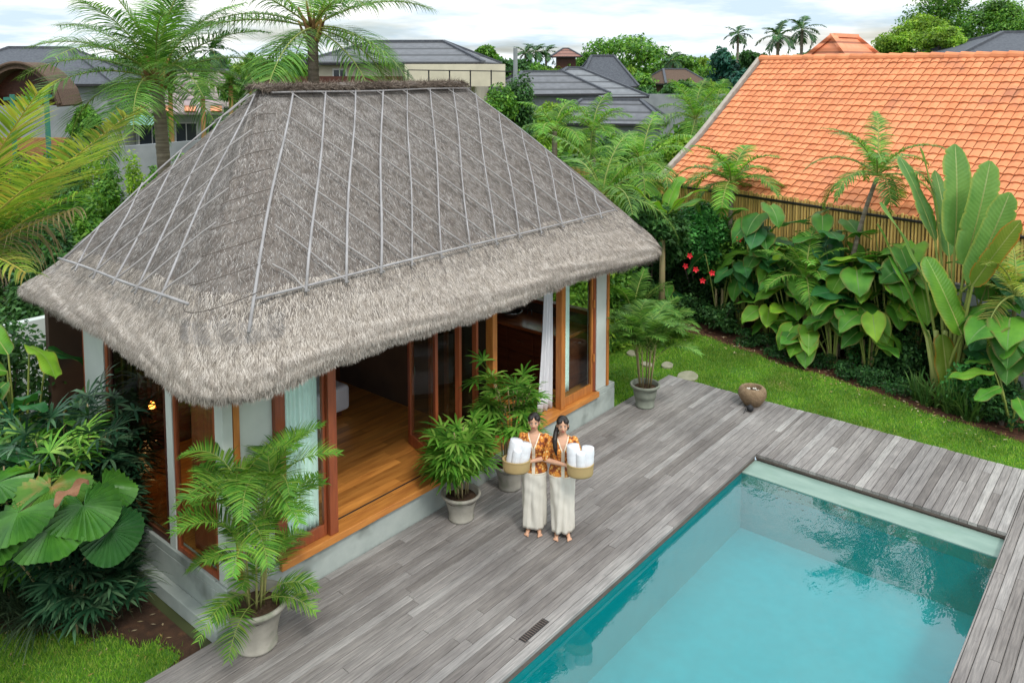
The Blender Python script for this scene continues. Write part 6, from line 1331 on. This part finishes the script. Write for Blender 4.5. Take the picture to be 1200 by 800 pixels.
# ================================================================== LIGHT, SKY, CAMERA
cam=bpy.data.cameras.new('camera'); co=bpy.data.objects.new('camera',cam); C.objects.link(co); S.camera=co
Mx=Matrix((tuple(RT),tuple(-DN),tuple(-FW))).transposed().to_4x4(); Mx.translation=Vector(CAM); co.matrix_world=Mx
cam.sensor_width=36; cam.lens=F_/1200*36; cam.shift_y=-(400-CY)/1200; cam.clip_end=3000; cam.clip_start=.1
SUN_AZ,SUN_EL=R(205),R(52)              # azimuth clockwise from +Y
w=bpy.data.worlds.new('World'); S.world=w; w.use_nodes=True; nt=w.node_tree; nt.nodes.clear()
def wn(k): return nt.nodes.new(k)
sk=wn('ShaderNodeTexSky'); sk.sky_type='NISHITA'; sk.sun_disc=False; sk.sun_elevation=SUN_EL; sk.sun_rotation=SUN_AZ; sk.air_density=1.2; sk.dust_density=2
tc=wn('ShaderNodeTexCoord'); sp=wn('ShaderNodeSeparateXYZ'); nt.links.new(tc.outputs['Generated'],sp.inputs[0])
# project the cloud deck on a plane overhead so that it flattens to the horizon
mx=wn('ShaderNodeMath'); mx.operation='ADD'; mx.inputs[1].default_value=.12; nt.links.new(sp.outputs[2],mx.inputs[0])
mm=wn('ShaderNodeMath'); mm.operation='MAXIMUM'; mm.inputs[1].default_value=.06; nt.links.new(mx.outputs[0],mm.inputs[0])
dv=[]
for i in (0,1):
    d=wn('ShaderNodeMath'); d.operation='DIVIDE'; nt.links.new(sp.outputs[i],d.inputs[0]); nt.links.new(mm.outputs[0],d.inputs[1]); dv.append(d)
cb=wn('ShaderNodeCombineXYZ'); nt.links.new(dv[0].outputs[0],cb.inputs[0]); nt.links.new(dv[1].outputs[0],cb.inputs[1])
def wnoise(sc,det,off):
    mp=wn('ShaderNodeMapping'); mp.inputs['Location'].default_value=off; nt.links.new(cb.outputs[0],mp.inputs[0])
    n=wn('ShaderNodeTexNoise'); n.inputs['Scale'].default_value=sc; n.inputs['Detail'].default_value=det; n.inputs['Roughness'].default_value=.55; nt.links.new(mp.outputs[0],n.inputs[0]); return n.outputs['Fac']
def wramp(f,st):
    r=wn('ShaderNodeValToRGB'); e=r.color_ramp.elements
    while len(e)<len(st): e.new(.5)
    for q,(p,c) in zip(e,st): q.position=p; q.color=c4(c)
    nt.links.new(f,r.inputs[0]); return r.outputs[0]
cl=wramp(wnoise(.9,7,(3.1,1.7,0)),[(.38,(.50,.62,.72)),(.48,(.70,.765,.81)),(.60,(.92,.92,.90))])
cov=wramp(wnoise(.35,5,(7.3,2.2,0)),[(.30,(0,0,0)),(.44,(1,1,1))])
sc=wn('ShaderNodeVectorMath'); sc.operation='SCALE'; sc.inputs['Scale'].default_value=CLOUD if 'CLOUD' in globals() else 9.0; nt.links.new(cl,sc.inputs[0])
mr=wn('ShaderNodeMapRange'); mr.inputs[1].default_value=.28; mr.inputs[2].default_value=.66; mr.inputs[3].default_value=11.2; mr.inputs[4].default_value=19; nt.links.new(sp.outputs[2],mr.inputs[0]); nt.links.new(mr.outputs[0],sc.inputs['Scale'])
mxx=wn('ShaderNodeMix'); mxx.data_type='RGBA'; nt.links.new(cov,mxx.inputs[0]); nt.links.new(sk.outputs[0],mxx.inputs[6]); nt.links.new(sc.outputs[0],mxx.inputs[7])
bg=wn('ShaderNodeBackground'); bg.inputs[1].default_value=.10; nt.links.new(mxx.outputs[2],bg.inputs[0])
wo=wn('ShaderNodeOutputWorld'); nt.links.new(bg.outputs[0],wo.inputs[0])
sl=bpy.data.lights.new('sun','SUN'); sl.energy=1.5; sl.angle=R(10); sl.color=(1,.96,.89); so=bpy.data.objects.new('sun',sl); C.objects.link(so)
sd_=Vector((math.sin(SUN_AZ)*math.cos(SUN_EL),math.cos(SUN_AZ)*math.cos(SUN_EL),math.sin(SUN_EL))); so.rotation_euler=sd_.to_track_quat('Z','Y').to_euler()
vs=S.view_settings; vs.view_transform='Standard'; vs.look='None'; vs.gamma=1; vs.exposure=.36; vs.use_curve_mapping=False
S.cycles.max_bounces=8; S.cycles.transparent_max_bounces=12
